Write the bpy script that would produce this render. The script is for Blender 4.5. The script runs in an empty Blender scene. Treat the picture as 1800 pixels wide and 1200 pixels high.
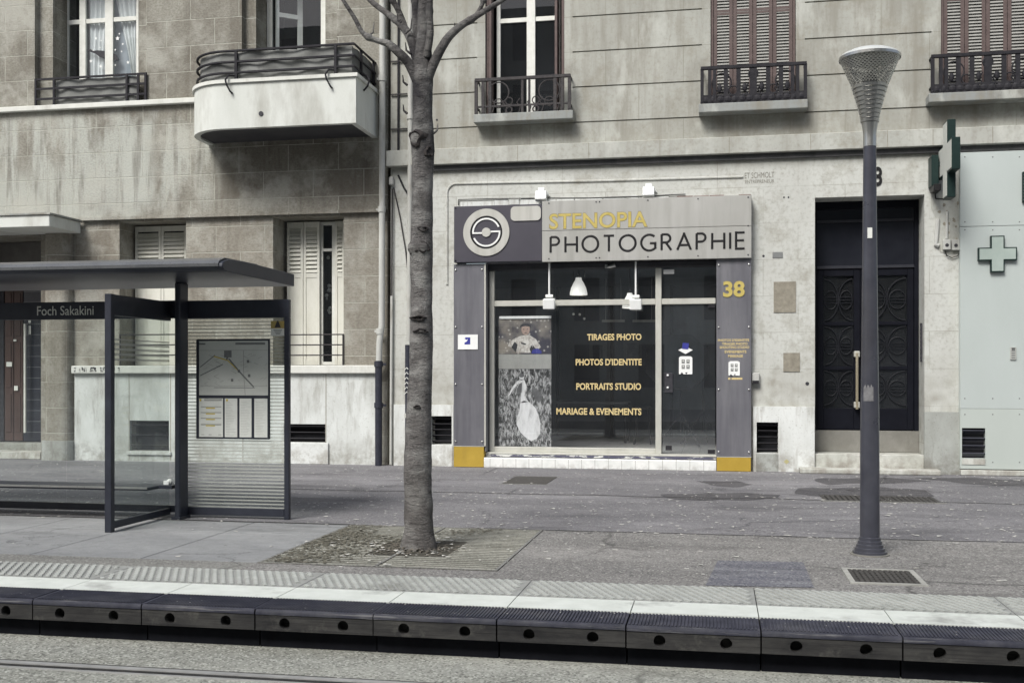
import bpy, bmesh, math, random
from math import radians, sin, cos, pi, atan2
from mathutils import Vector, Matrix, Quaternion
random.seed(7)
C = bpy.context.scene.collection
sc = bpy.context.scene

# ---------------------------------------------------------------- camera, sky, sun, exposure
H = 1.55
TH = math.atan(0.19)
CS, SN = cos(TH), sin(TH)
cam = bpy.data.objects.new('camera', bpy.data.cameras.new('camera'))
C.objects.link(cam)
cam.location = (0, 0, H)
cam.rotation_euler = (radians(90), 0, TH)
cam.data.sensor_width = 36
cam.data.lens = 38.0
cam.data.shift_y = 60 / 1800
cam.data.clip_end = 2000
sc.camera = cam

w = bpy.data.worlds.new("World"); sc.world = w; w.use_nodes = True
wn = w.node_tree; bg = wn.nodes['Background']
sky = wn.nodes.new('ShaderNodeTexSky'); sky.sky_type = 'NISHITA'; sky.sun_disc = False
SUN_EL, SUN_AZ = radians(47), radians(203)     # azimuth of the sun, clockwise from +Y
sky.sun_elevation = SUN_EL; sky.sun_rotation = SUN_AZ
sky.air_density = 1.0; sky.dust_density = 4.0; sky.ozone_density = 1.0
hs = wn.nodes.new('ShaderNodeHueSaturation'); hs.inputs['Saturation'].default_value = 0.7
wn.links.new(sky.outputs[0], hs.inputs['Color']); wn.links.new(hs.outputs[0], bg.inputs['Color'])
bg.inputs['Strength'].default_value = 0.078
sl = bpy.data.lights.new('sun', 'SUN'); sl.energy = 1.95; sl.angle = radians(24); sl.color = (1.0, .985, .955)
so = bpy.data.objects.new('sun', sl); C.objects.link(so)
sd = Vector((sin(SUN_AZ) * cos(SUN_EL), cos(SUN_AZ) * cos(SUN_EL), sin(SUN_EL)))
so.rotation_euler = sd.to_track_quat('Z', 'Y').to_euler(); so.location = (0, -5, 30)
sc.view_settings.view_transform = 'Standard'; sc.view_settings.look = 'None'
sc.view_settings.gamma = 1; sc.view_settings.exposure = 0.88

# ---------------------------------------------------------------- measuring: a photo point on a plane of known depth
def ray(px):
    u = (px - 900) / 1900
    return (-SN + u * CS, CS + u * SN)
def PX(px, Y):
    a, b = ray(px); return Y * a / b
def PZ(px, py, Y):
    a, b = ray(px); return H + (660 - py) * (Y / b) / 1900
def GP(px, py, z=0.0):
    a, b = ray(px); t = (H - z) * 1900 / (py - 660); return (t * a, t * b)
def RC(x0, y0, x1, y1, Y):
    xm = (x0 + x1) / 2
    return PX(x0, Y), PX(x1, Y), PZ(xm, y1, Y), PZ(xm, y0, Y)   # X0, X1, Z0, Z1

# ---------------------------------------------------------------- mesh helpers
class MB:
    def __init__(s): s.v = []; s.f = []; s.uv = None
    def q(s, *p):
        n = len(s.v); s.v += [tuple(x) for x in p]; s.f.append(tuple(range(n, n + len(p)))); return s
    def box(s, x0, x1, y0, y1, z0, z1):
        if x0 > x1: x0, x1 = x1, x0
        if y0 > y1: y0, y1 = y1, y0
        if z0 > z1: z0, z1 = z1, z0
        n = len(s.v)
        s.v += [(x0,y0,z0),(x1,y0,z0),(x1,y1,z0),(x0,y1,z0),(x0,y0,z1),(x1,y0,z1),(x1,y1,z1),(x0,y1,z1)]
        for f in ((0,3,2,1),(4,5,6,7),(0,1,5,4),(1,2,6,5),(2,3,7,6),(3,0,4,7)):
            s.f.append(tuple(n + i for i in f))
        return s
    def obox(s, c, size, R):
        n = len(s.v); c = Vector(c)
        for dz in (-.5,.5):
            for dx, dy in ((-.5,-.5),(.5,-.5),(.5,.5),(-.5,.5)):
                s.v.append(tuple(c + R @ Vector((dx*size[0], dy*size[1], dz*size[2]))))
        for f in ((0,3,2,1),(4,5,6,7),(0,1,5,4),(1,2,6,5),(2,3,7,6),(3,0,4,7)):
            s.f.append(tuple(n + i for i in f))
        return s
    def tube(s, pts, r, n=8, caps=True, flat=None):
        pts = [Vector(p) for p in pts]
        rs = r if isinstance(r, (list, tuple)) else [r] * len(pts)
        prev = None; base = len(s.v); N = len(pts)
        up = None
        for i, p in enumerate(pts):
            if i == 0: t = pts[1] - p
            elif i == N - 1: t = p - pts[i-1]
            else: t = (pts[i+1] - p).normalized() + (p - pts[i-1]).normalized()
            t.normalize()
            if up is None:
                up = t.orthogonal().normalized()
            else:
                up = (up - t * up.dot(t)).normalized()
            sd = t.cross(up)
            for k in range(n):
                a = 2*pi*(k+.5)/n
                d = up*cos(a) + sd*sin(a)
                d = d * rs[i]
                if flat is not None: d.y *= flat
                s.v.append(tuple(p + d))
        for i in range(N-1):
            for k in range(n):
                a = base+i*n+k; b = base+i*n+(k+1)%n
                s.f.append((a, b, b+n, a+n))
        if caps:
            s.f.append(tuple(base+k for k in reversed(range(n))))
            s.f.append(tuple(base+(N-1)*n+k for k in range(n)))
        return s
    def lathe(s, cx, cy, prof, n=32, caps=True, uv=False):
        base = len(s.v); N = len(prof)
        for r, z in prof:
            for k in range(n):
                a = 2*pi*k/n
                s.v.append((cx + r*cos(a), cy + r*sin(a), z))
        for i in range(N-1):
            for k in range(n):
                a = base+i*n+k; b = base+i*n+(k+1)%n
                s.f.append((a, b, b+n, a+n))
        if caps:
            s.f.append(tuple(base+k for k in reversed(range(n))))
            s.f.append(tuple(base+(N-1)*n+k for k in range(n)))
        return s
    def poly(s, pts2, y0, y1):
        """prism of an XZ outline between y0 (front) and y1"""
        n = len(s.v); k = len(pts2)
        area = sum(pts2[i][0]*pts2[(i+1)%k][1]-pts2[(i+1)%k][0]*pts2[i][1] for i in range(k))
        if area < 0: pts2 = pts2[::-1]
        s.v += [(x, y0, z) for x, z in pts2] + [(x, y1, z) for x, z in pts2]
        s.f.append(tuple(n+i for i in range(k)))
        s.f.append(tuple(n+k+i for i in reversed(range(k))))
        for i in range(k):
            j = (i+1) % k
            s.f.append((n+j, n+i, n+k+i, n+k+j))
        return s
    def sphere(s, c, r, n=12, m=8, sc3=(1,1,1)):
        prof = []
        base = len(s.v)
        for i in range(m+1):
            a = -pi/2 + pi*i/m
            for k in range(n):
                b = 2*pi*k/n
                s.v.append((c[0]+r*sc3[0]*cos(a)*cos(b), c[1]+r*sc3[1]*cos(a)*sin(b), c[2]+r*sc3[2]*sin(a)))
        for i in range(m):
            for k in range(n):
                a = base+i*n+k; b = base+i*n+(k+1)%n
                s.f.append((a, b, b+n, a+n))
        return s

OFF = {}
def link(name, mb, m, off, smooth=False, bevel=0.0, seg=1):
    me = bpy.data.meshes.new(name)
    me.from_pydata([(v[0]-off[0], v[1]-off[1], v[2]-off[2]) for v in mb.v], [], mb.f)
    me.validate(); me.update()
    if m is not None: me.materials.append(m)
    if smooth:
        for p in me.polygons: p.use_smooth = True
    o = bpy.data.objects.new(name, me); C.objects.link(o)
    if bevel:
        b = o.modifiers.new('bevel', 'BEVEL'); b.width = bevel; b.segments = seg; b.limit_method = 'ANGLE'; b.angle_limit = radians(40)
    if smooth:
        try:
            me.set_sharp_from_angle(angle=radians(40))
        except Exception: pass
    return o
def E(name, label, cat, loc, group=None):
    o = bpy.data.objects.new(name, None); C.objects.link(o); o.location = loc; o.empty_display_size = .2
    o['label'] = label; o['category'] = cat
    if group: o['group'] = group
    OFF[o.name] = Vector(loc); return o
def P(name, mb, m, parent, label=None, **k):
    off = OFF[parent.name]
    o = link(name, mb, m, off, **k); o.parent = parent
    if parent.type != 'EMPTY':
        o.location = (0,0,0)
    OFF[o.name] = off
    if label: o['label'] = label
    return o
def T(name, mb, m, label, cat, group=None, **k):
    xs = [v[0] for v in mb.v]; ys = [v[1] for v in mb.v]; zs = [v[2] for v in mb.v]
    off = Vector(((min(xs)+max(xs))/2, (min(ys)+max(ys))/2, min(zs)))
    o = link(name, mb, m, off, **k); o.location = off
    o['label'] = label; o['category'] = cat
    if group: o['group'] = group
    OFF[o.name] = off
    return o
def ST(name, mb, m, kind='structure', **k):
    o = link(name, mb, m, Vector((0,0,0)), **k); o['kind'] = kind; OFF[o.name] = Vector((0,0,0)); return o

def wall(mb, X0, X1, Z0, Z1, Y, holes):
    """front face (towards -Y) with rectangular holes (x0,x1,z0,z1,depth,back)"""
    hs_ = []
    for h in holes:
        x0, x1 = max(h[0], X0), min(h[1], X1); z0, z1 = max(h[2], Z0), min(h[3], Z1)
        if x1 > x0 and z1 > z0: hs_.append((x0, x1, z0, z1, h[4], h[5]))
    xs = sorted(set([X0, X1] + [h[0] for h in hs_] + [h[1] for h in hs_]))
    zs = sorted(set([Z0, Z1] + [h[2] for h in hs_] + [h[3] for h in hs_]))
    for j in range(len(zs)-1):
        zc = (zs[j]+zs[j+1])/2
        run = None
        for i in range(len(xs)-1):
            xc = (xs[i]+xs[i+1])/2
            inside = any(h[0] < xc < h[1] and h[2] < zc < h[3] for h in hs_)
            if not inside:
                if run is None: run = [xs[i], xs[i+1]]
                else: run[1] = xs[i+1]
            if (inside or i == len(xs)-2) and run:
                mb.q((run[0],Y,zs[j]),(run[1],Y,zs[j]),(run[1],Y,zs[j+1]),(run[0],Y,zs[j+1])); run = None
    for x0,x1,z0,z1,d,back in hs_:
        y1 = Y + d
        mb.q((x0,Y,z0),(x0,Y,z1),(x0,y1,z1),(x0,y1,z0))
        mb.q((x1,Y,z0),(x1,y1,z0),(x1,y1,z1),(x1,Y,z1))
        mb.q((x0,Y,z1),(x1,Y,z1),(x1,y1,z1),(x0,y1,z1))
        mb.q((x0,Y,z0),(x0,y1,z0),(x1,y1,z0),(x1,Y,z0))
        if back: mb.q((x0,y1,z0),(x1,y1,z0),(x1,y1,z1),(x0,y1,z1))
    return mb

_tc = {}
def text_mb(txt, x0, x1, z0, z1, y, thick=.006, bold=0.0, mb=None, keep_aspect=False, align='c', shear=0.0):
    cu = bpy.data.curves.new('lettering_curve', 'FONT'); cu.body = txt; cu.size = 1; cu.extrude = .0; cu.offset = bold
    cu.fill_mode = 'FRONT'; cu.resolution_u = 4; cu.shear = shear
    o = bpy.data.objects.new('lettering_curve', cu); C.objects.link(o)
    dg = bpy.context.evaluated_depsgraph_get(); dg.update()
    me = bpy.data.meshes.new_from_object(o.evaluated_get(dg))
    bpy.data.objects.remove(o); bpy.data.curves.remove(cu)
    vs = [v.co.copy() for v in me.vertices]; fs = [tuple(p.vertices) for p in me.polygons]
    bpy.data.meshes.remove(me)
    ax0 = min(v.x for v in vs); ax1 = max(v.x for v in vs); ay0 = min(v.y for v in vs); ay1 = max(v.y for v in vs)
    sx = (x1-x0)/(ax1-ax0); sz = (z1-z0)/(ay1-ay0)
    mb = mb or MB(); n = len(mb.v)
    mb.v += [(x0+(v.x-ax0)*sx, y, z0+(v.y-ay0)*sz) for v in vs]
    mb.f += [tuple(n+i for i in f) for f in fs]
    return mb

# ---------------------------------------------------------------- material helpers
class G:
    def __init__(s, name):
        s.m = bpy.data.materials.new(name); s.m.use_nodes = True
        s.nt = s.m.node_tree; s.nt.nodes.clear()
        s.out = s.nt.nodes.new('ShaderNodeOutputMaterial')
        s._pos = None
    def N(s, t): return s.nt.nodes.new(t)
    def set(s, sock, v):
        if isinstance(v, bpy.types.NodeSocket): s.nt.links.new(v, sock)
        elif isinstance(v, (tuple, list)):
            if len(sock.default_value) == 4 and len(v) == 3: v = (*v, 1)
            sock.default_value = v
        else:
            try: sock.default_value = v
            except Exception: sock.default_value = (v, v, v, 1) if len(sock.default_value) == 4 else (v, v, v)
    @property
    def pos(s):
        if s._pos is None: s._pos = s.N('ShaderNodeNewGeometry').outputs['Position']
        return s._pos
    def xyz(s, v=None):
        n = s.N('ShaderNodeSeparateXYZ'); s.set(n.inputs[0], v or s.pos); return n.outputs
    def comb(s, x, y, z):
        n = s.N('ShaderNodeCombineXYZ')
        for i, a in enumerate((x, y, z)): s.set(n.inputs[i], a)
        return n.outputs[0]
    def map(s, sc_=(1,1,1), rot=(0,0,0), loc=(0,0,0), vec=None):
        n = s.N('ShaderNodeMapping'); s.set(n.inputs['Vector'], vec or s.pos)
        n.inputs['Scale'].default_value = sc_; n.inputs['Rotation'].default_value = rot; n.inputs['Location'].default_value = loc
        return n.outputs[0]
    def noise(s, scale, detail=4, rough=.55, vec=None, dist=0):
        n = s.N('ShaderNodeTexNoise'); s.set(n.inputs['Vector'], vec or s.pos)
        n.inputs['Scale'].default_value = scale; n.inputs['Detail'].default_value = detail
        n.inputs['Roughness'].default_value = rough; n.inputs['Distortion'].default_value = dist
        return n.outputs['Fac']
    def voro(s, scale, vec=None, out='Distance', rnd=1):
        n = s.N('ShaderNodeTexVoronoi'); s.set(n.inputs['Vector'], vec or s.pos); n.inputs['Scale'].default_value = scale
        n.inputs['Randomness'].default_value = rnd
        return n.outputs[out]
    def ramp(s, fac, stops, interp='LINEAR'):
        n = s.N('ShaderNodeValToRGB'); s.set(n.inputs[0], fac); cr = n.color_ramp; cr.interpolation = interp
        while len(cr.elements) < len(stops): cr.elements.new(.5)
        for e, (p, c) in zip(cr.elements, stops):
            e.position = p; e.color = (c, c, c, 1) if not isinstance(c, (tuple, list)) else (*c[:3], 1)
        return n.outputs[0]
    def mix(s, fac, a, b, blend='MIX'):
        n = s.N('ShaderNodeMix'); n.data_type = 'RGBA'; n.blend_type = blend
        s.set(n.inputs[0], fac); s.set(n.inputs[6], a); s.set(n.inputs[7], b)
        return n.outputs[2]
    def math(s, op, a, b=0.0, clamp=False):
        n = s.N('ShaderNodeMath'); n.operation = op; n.use_clamp = clamp; s.set(n.inputs[0], a); s.set(n.inputs[1], b); return n.outputs[0]
    def sstep(s, x, a, b):
        n = s.N('ShaderNodeMapRange'); n.interpolation_type = 'SMOOTHSTEP'; s.set(n.inputs[0], x)
        n.inputs[1].default_value = a; n.inputs[2].default_value = b; n.inputs[3].default_value = 0; n.inputs[4].default_value = 1
        return n.outputs[0]
    def bsdf(s, col, rough=.8, metal=0, spec=.3, bump=None, bstr=.3, bdist=.01, link=True, alpha=None):
        b = s.N('ShaderNodeBsdfPrincipled')
        s.set(b.inputs['Base Color'], col); s.set(b.inputs['Roughness'], rough); s.set(b.inputs['Metallic'], metal)
        b.inputs['Specular IOR Level'].default_value = spec
        if alpha is not None: s.set(b.inputs['Alpha'], alpha)
        if bump is not None:
            n = s.N('ShaderNodeBump'); n.inputs['Strength'].default_value = bstr; n.inputs['Distance'].default_value = bdist
            s.set(n.inputs['Height'], bump); s.nt.links.new(n.outputs[0], b.inputs['Normal'])
        if link: s.nt.links.new(b.outputs[0], s.out.inputs[0])
        return b

def mottled(name, c1, c2, scale=6, rough=.8, metal=0, spec=.3, bump=.15, fine=60, streak=0, dark=None):
    """paint, stone or metal with uneven tone; streak stretches the unevenness downwards"""
    g = G(name)
    v = g.map((1,1,1-.85*streak)) if streak else g.pos
    n = g.noise(scale, 6, .62, v)
    f = g.noise(fine, 3, .6)
    fac = g.ramp(g.math('ADD', g.math('MULTIPLY', n, .75), g.math('MULTIPLY', f, .25)), [(.33, 0), (.67, 1)])
    col = g.mix(fac, c1, c2)
    if dark:
        d = g.ramp(g.noise(scale*.45, 7, .65, g.map((1,1,.3), loc=(3,1,7))), [(.55, 0), (.72, 1)])
        col = g.mix(g.math('MULTIPLY', d, dark[1]), col, dark[0])
    r = g.math('ADD', rough-.08, g.math('MULTIPLY', f, .16), True)
    g.bsdf(col, r, metal, spec, bump=f if bump else None, bstr=bump or .1, bdist=.004)
    return g.m
# ---------------------------------------------------------------- materials
def box_mask(g, x0, x1, z0, z1, soft, wob=.25):
    """a stain or painted shade with a shape of its own on a wall: 1 inside an XZ rectangle with ragged edges"""
    p = g.xyz()
    n = g.math('MULTIPLY', g.math('SUBTRACT', g.noise(2.2, 5, .6, g.map((1,1,.5), loc=(x0,z1,0))), .5), wob*4)
    x = g.math('ADD', p[0], n); z = g.math('ADD', p[2], n)
    m = g.sstep(x, x0-soft, x0+soft)
    m = g.math('MULTIPLY', m, g.math('SUBTRACT', 1.0, g.sstep(x, x1-soft, x1+soft)))
    m = g.math('MULTIPLY', m, g.sstep(z, z0-soft, z0+soft))
    return g.math('MULTIPLY', m, g.math('SUBTRACT', 1.0, g.sstep(z, z1-soft, z1+soft)))

def m_ashlar():
    g = G('soot_stained_ashlar')
    p = g.xyz()
    v = g.comb(p[0], g.math('ADD', p[2], -.035), 0.0)
    wob = g.noise(5, 3)
    b = g.N('ShaderNodeTexBrick'); g.set(b.inputs['Vector'], v)
    b.offset = .5; b.squash = 1; b.inputs['Scale'].default_value = 1
    b.inputs['Brick Width'].default_value = .93; b.inputs['Row Height'].default_value = .465
    b.inputs['Mortar Size'].default_value = .009; b.inputs['Mortar Smooth'].default_value = .5
    b.inputs['Color1'].default_value = (.22,.21,.18,1); b.inputs['Color2'].default_value = (.35,.345,.305,1)
    b.inputs['Mortar'].default_value = (.3,.29,.24,1); b.inputs['Bias'].default_value = -.1
    n1 = g.noise(1.3, 6, .6); n2 = g.noise(22, 6, .68, g.map((1,1,1.6))); n3 = g.noise(95, 3, .6)
    col = g.mix(g.ramp(n1, [(.3,0),(.7,1)]), b.outputs['Color'], g.mix(.5, b.outputs['Color'], (.36,.36,.315)), 'MIX')
    col = g.mix(g.ramp(n2, [(.36,.6),(.6,0)]), col, (.14,.125,.098), 'MIX')
    pit = g.ramp(g.noise(60, 5, .7, g.map((.6,1,1.3))), [(.30,1),(.42,0)])
    # soot patches
    soot = g.ramp(g.noise(.8, 7, .7, g.map((1,1,.55), loc=(4,0,2))), [(.48,0),(.66,.6)])
    col = g.mix(soot, col, (.13,.115,.095))
    # old whitewash runs under the moulding and around the canopy
    st = g.noise(2.4, 5, .6, g.map((1.0,1,.28), loc=(1.3,0,0)))
    zband = g.math('MULTIPLY', g.sstep(p[2], 4.3, 4.9), g.math('SUBTRACT', 1.0, g.sstep(p[2], 6.2, 6.45)))
    xb = g.math('SUBTRACT', 1.0, g.sstep(p[0], -9.6, -8.0))
    ww = g.math('MULTIPLY', g.ramp(st, [(.42,0),(.56,1)]), g.math('MULTIPLY', zband, xb))
    ww = g.math('MULTIPLY', ww, g.ramp(n2, [(.3,.55),(.55,1)]))
    ww2 = box_mask(g, PX(205,18), PX(268,18), 4.6, 6.15, .16, .1)
    ww3 = box_mask(g, -30, PX(150,18), 4.35, 5.3, .3, .3)
    ww4 = g.math('MULTIPLY', box_mask(g, PX(8,18), PX(250,18), 4.42, 4.75, .12, .2), .8)
    ww = g.math('MAXIMUM', ww, g.math('MAXIMUM', ww2, g.math('MAXIMUM', g.math('MULTIPLY', ww3, .85), ww4)))
    col = g.mix(g.math('MULTIPLY', ww, .8), col, (.46,.48,.44))
    # a browner stone below and the balcony's shade painted as a dark patch under it
    low = g.math('SUBTRACT', 1.0, g.sstep(p[2], 4.3, 4.5))
    col = g.mix(g.math('MULTIPLY', low, .22), col, (.29,.255,.21))
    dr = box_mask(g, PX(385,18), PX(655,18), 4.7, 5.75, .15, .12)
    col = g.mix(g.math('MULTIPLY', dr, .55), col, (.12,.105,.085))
    run = g.math('MULTIPLY', g.ramp(g.noise(5, 6, .65, g.map((1.1,1,.09), loc=(0,2,5))), [(.50,0),(.66,.85)]), g.math('ADD', .42, g.math('MULTIPLY', zband, .4)))
    col = g.mix(run, col, (.115,.103,.085))
    lite = g.ramp(g.noise(1.1, 7, .7, g.map(loc=(8,1,4))), [(.48,0),(.62,.65)])
    col = g.mix(lite, col, (.43,.43,.385))
    col = g.mix(g.math('MULTIPLY', pit, .75), col, (.11,.1,.085))
    mort = g.math('MULTIPLY', b.outputs['Fac'], g.ramp(g.noise(3.5, 4, .6, g.map(loc=(1,6,2))), [(.3,.25),(.6,.85)]))
    col = g.mix(mort, col, (.45,.455,.40))
    h = g.math('ADD', g.math('MULTIPLY', n2, .6), g.math('SUBTRACT', g.math('MULTIPLY', n3, .3), g.math('MULTIPLY', b.outputs['Fac'], .35)))
    g.bsdf(col, .92, 0, .15, bump=h, bstr=.8, bdist=.022)
    return g.m

def m_limestone(name, tint=(1,1,1), rows=True, dirt=1.0):
    g = G(name); p = g.xyz()
    n1 = g.noise(.9, 6, .62, g.map((1,1,.6))); n2 = g.noise(16, 6, .65); n3 = g.noise(120, 3, .6)
    st = g.noise(3.2, 6, .62, g.map((1.6,1,.18)))
    c1 = tuple(a*b for a, b in zip((.32,.322,.292), tint)); c2 = tuple(a*b for a, b in zip((.435,.442,.405), tint))
    col = g.mix(g.ramp(n1, [(.3,0),(.7,1)]), c1, c2)
    if rows:
        b = g.N('ShaderNodeTexBrick'); g.set(b.inputs['Vector'], g.comb(p[0], g.math('ADD', p[2], -.48), 0.0))
        b.offset = .43; b.inputs['Scale'].default_value = 1
        b.inputs['Brick Width'].default_value = 1.28; b.inputs['Row Height'].default_value = .59
        b.inputs['Mortar Size'].default_value = .005; b.inputs['Mortar Smooth'].default_value = .6
        b.inputs['Color1'].default_value = (.86,.85,.83,1); b.inputs['Color2'].default_value = (1.06,1.07,1.07,1)
        b.inputs['Mortar'].default_value = (.66,.65,.6,1)
        col = g.mix(.75, col, b.outputs['Color'], 'MULTIPLY')
    col = g.mix(g.math('MULTIPLY', g.ramp(st, [(.47,0),(.70,.62)]), dirt), col, (.215,.2,.165))
    if rows: col = g.mix(g.math('MULTIPLY', g.math('SUBTRACT', 1.0, g.sstep(p[2], 4.85, 5.1)), .58), col, (.60,.618,.592))
    col = g.mix(g.ramp(n2, [(.30,.5),(.50,0)]), col, (.25,.238,.2))
    col = g.mix(g.ramp(g.noise(2.1, 8, .72, g.map(loc=(2,7,1))), [(.52,0),(.66,.55)]), col, (.255,.24,.195))
    col = g.mix(g.ramp(g.noise(70, 5, .75, g.map((1,1,.7))), [(.28,.5),(.36,0)]), col, (.17,.155,.125))
    if rows:
        dirtyfoot = g.math('MULTIPLY', g.math('SUBTRACT', 1.0, g.sstep(p[2], 1.0, 2.2)), g.ramp(g.noise(4, 7, .7), [(.42,0),(.62,.6)]))
        col = g.mix(dirtyfoot, col, (.24,.222,.18))
        blk = g.N('ShaderNodeTexBrick'); g.set(blk.inputs['Vector'], g.comb(p[0], g.math('ADD', p[2], -.48), 0.0)); blk.inputs['Scale'].default_value = 1
        blk.inputs['Brick Width'].default_value = 1.28; blk.inputs['Row Height'].default_value = .59; blk.offset = .43; blk.inputs['Mortar Size'].default_value = .004
        blk.inputs['Color1'].default_value = (0,0,0,1); blk.inputs['Color2'].default_value = (0,0,0,1); blk.inputs['Mortar'].default_value = (1,1,1,1)
        col = g.mix(g.math('MULTIPLY', blk.outputs['Fac'], g.ramp(g.noise(1.2, 4), [(.4,.1),(.6,.6)])), col, (.2,.185,.15))
    pale = g.ramp(g.noise(1.7, 6, .65, g.map((1,1,.45), loc=(9,2,3))), [(.55,0),(.66,.5)])
    col = g.mix(pale, col, (.54,.555,.515))
    # soot gathered round the iron railings and under the sills
    if rows:
        for (a, b_) in ((835,1003),(1232,1418),(1637,1850)):
            mk = box_mask(g, PX(a,18)-.12, PX(b_,18)+.12, 5.45, 6.75, .22, .12)
            nn = g.ramp(g.noise(2.5, 5, .6, g.map(loc=(a*.1,0,0))), [(.38,0),(.65,.5)])
            col = g.mix(g.math('MULTIPLY', mk, nn), col, (.15,.135,.11))
    g.bsdf(col, .9, 0, .18, bump=g.math('ADD', n3, n2), bstr=.25, bdist=.008)
    return g.m

def m_plinth(name, c1, c2, dirt):
    g = G(name); p = g.xyz()
    n1 = g.noise(1.4, 6, .65, g.map((1,1,.5))); n2 = g.noise(30, 5, .7)
    col = g.mix(g.ramp(n1, [(.35,0),(.65,1)]), c1, c2)
    st = g.ramp(g.noise(3.5, 6, .65, g.map((1.3,1,.25), loc=(2,0,1))), [(.52,0),(.7,.7)])
    col = g.mix(st, col, dirt)
    splash = g.math('MULTIPLY', g.math('SUBTRACT', 1.0, g.sstep(p[2], .02, .55)), g.ramp(g.noise(5, 6, .7), [(.42,0),(.62,.75)]))
    col = g.mix(splash, col, dirt)
    col = g.mix(g.ramp(n2, [(.32,.5),(.42,0)]), col, dirt)
    g.bsdf(col, .88, 0, .2, bump=n2, bstr=.2, bdist=.006)
    return g.m

def m_asphalt(name, c1, c2, grit=.35, speck=(.33,.33,.32), sc_=1.0):
    g = G(name)
    n1 = g.noise(.7*sc_, 7, .65, g.map((.6,1.4,1))); n2 = g.noise(7, 6, .7); n3 = g.noise(170, 2, .6)
    vd = g.voro(75, None, 'Color'); vx = g.xyz(vd)
    col = g.mix(g.ramp(n1, [(.32,0),(.68,1)]), c1, c2)
    col = g.mix(g.ramp(n2, [(.3,.4),(.55,0)]), col, tuple(a*.62 for a in c1))
    sp = g.math('MULTIPLY', g.ramp(vx[0], [(.72,0),(.9,1)]), grit)
    col = g.mix(sp, col, speck)
    dk = g.math('MULTIPLY', g.ramp(vx[1], [(.76,0),(.9,1)]), grit*1.3)
    col = g.mix(dk, col, tuple(a*.45 for a in c1))
    wp = g.mix(.35, g.pos, g.math('MULTIPLY', g.noise(1.7, 5, .65), 3.0), 'ADD')
    vn = g.N('ShaderNodeTexVoronoi'); vn.feature = 'DISTANCE_TO_EDGE'; vn.inputs['Scale'].default_value = .42; g.set(vn.inputs['Vector'], wp)
    crack = g.math('MULTIPLY', g.ramp(vn.outputs['Distance'], [(.0,1),(.012,0)]), g.ramp(g.noise(.6, 3, .5, g.map(loc=(1,9,2))), [(.46,0),(.56,.75)]))
    col = g.mix(crack, col, tuple(a*.3 for a in c1))
    gum = g.voro(2.6, g.map((1,1,.01), loc=(.3,.1,0))); col = g.mix(g.ramp(gum, [(.045,.55),(.06,0)]), col, speck)
    gum2 = g.voro(3.4, g.map((1,1,.01), loc=(4.3,2.1,0))); col = g.mix(g.ramp(gum2, [(.05,.6),(.07,0)]), col, tuple(a*.45 for a in c1))
    blot = g.ramp(g.noise(.45, 7, .7, g.map((.7,2.2,1), loc=(5,3,0))), [(.54,0),(.66,.6)])
    pale_ = g.ramp(g.noise(.38, 7, .7, g.map((.8,1.8,1), loc=(1,8,0))), [(.52,0),(.66,.4)])
    col = g.mix(pale_, col, tuple(a*1.4 for a in c2))
    col = g.mix(blot, col, tuple(a*.5 for a in c1))
    g.bsdf(col, .85, 0, .25, bump=g.math('ADD', n3, g.math('MULTIPLY', vx[0], .5)), bstr=.45, bdist=.006)
    return g.m

def m_glass(name, tint=(.92,.95,.95), refl=1.0, rough=0.0, frit=None, dust=0.0):
    g = G(name)
    tr = g.N('ShaderNodeBsdfTransparent'); tr.inputs[0].default_value = (*tint, 1)
    gl = g.N('ShaderNodeBsdfGlossy'); gl.inputs['Roughness'].default_value = rough; gl.inputs[0].default_value = (.95,.97,1,1)
    ge = g.N('ShaderNodeNewGeometry'); dt = g.N('ShaderNodeVectorMath'); dt.operation = 'DOT_PRODUCT'
    g.nt.links.new(ge.outputs['Incoming'], dt.inputs[0]); g.nt.links.new(ge.outputs['Normal'], dt.inputs[1])
    c1 = g.math('SUBTRACT', 1.0, g.math('ABSOLUTE', dt.outputs['Value']))
    fr_ = g.math('ADD', .075, g.math('MULTIPLY', g.math('POWER', c1, 5.0), .9))
    mx = g.N('ShaderNodeMixShader'); g.nt.links.new(g.math('MULTIPLY', fr_, refl, True), mx.inputs[0])
    g.nt.links.new(tr.outputs[0], mx.inputs[1]); g.nt.links.new(gl.outputs[0], mx.inputs[2])
    o = mx.outputs[0]
    if dust:                                     # uneven film of street dust, also a pale haze painted to lift dark glass
        dd_ = g.N('ShaderNodeBsdfDiffuse'); dd_.inputs[0].default_value = (.46,.49,.52,1)
        n_ = g.ramp(g.noise(1.6, 6, .62, g.map((1,1,.6), rot=(0,.5,0))), [(.3,.45),(.7,1)])
        m3 = g.N('ShaderNodeMixShader'); g.nt.links.new(g.math('MULTIPLY', n_, dust), m3.inputs[0])
        g.nt.links.new(o, m3.inputs[1]); g.nt.links.new(dd_.outputs[0], m3.inputs[2]); o = m3.outputs[0]
    if frit:                                     # printed pale lines: (pitch, share, z0, z1)
        z = g.xyz()[2]
        ln = g.math('LESS_THAN', g.math('FRACT', g.math('DIVIDE', z, frit[0])), frit[1])
        ln = g.math('MULTIPLY', ln, g.math('MULTIPLY', g.math('GREATER_THAN', z, frit[2]), g.math('LESS_THAN', z, frit[3])))
        d = g.N('ShaderNodeBsdfDiffuse'); d.inputs[0].default_value = (.48,.49,.45,1)
        m2 = g.N('ShaderNodeMixShader'); g.nt.links.new(g.math('MULTIPLY', ln, .42), m2.inputs[0])
        g.nt.links.new(o, m2.inputs[1]); g.nt.links.new(d.outputs[0], m2.inputs[2]); o = m2.outputs[0]
    g.nt.links.new(o, g.out.inputs[0])
    return g.m

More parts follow.
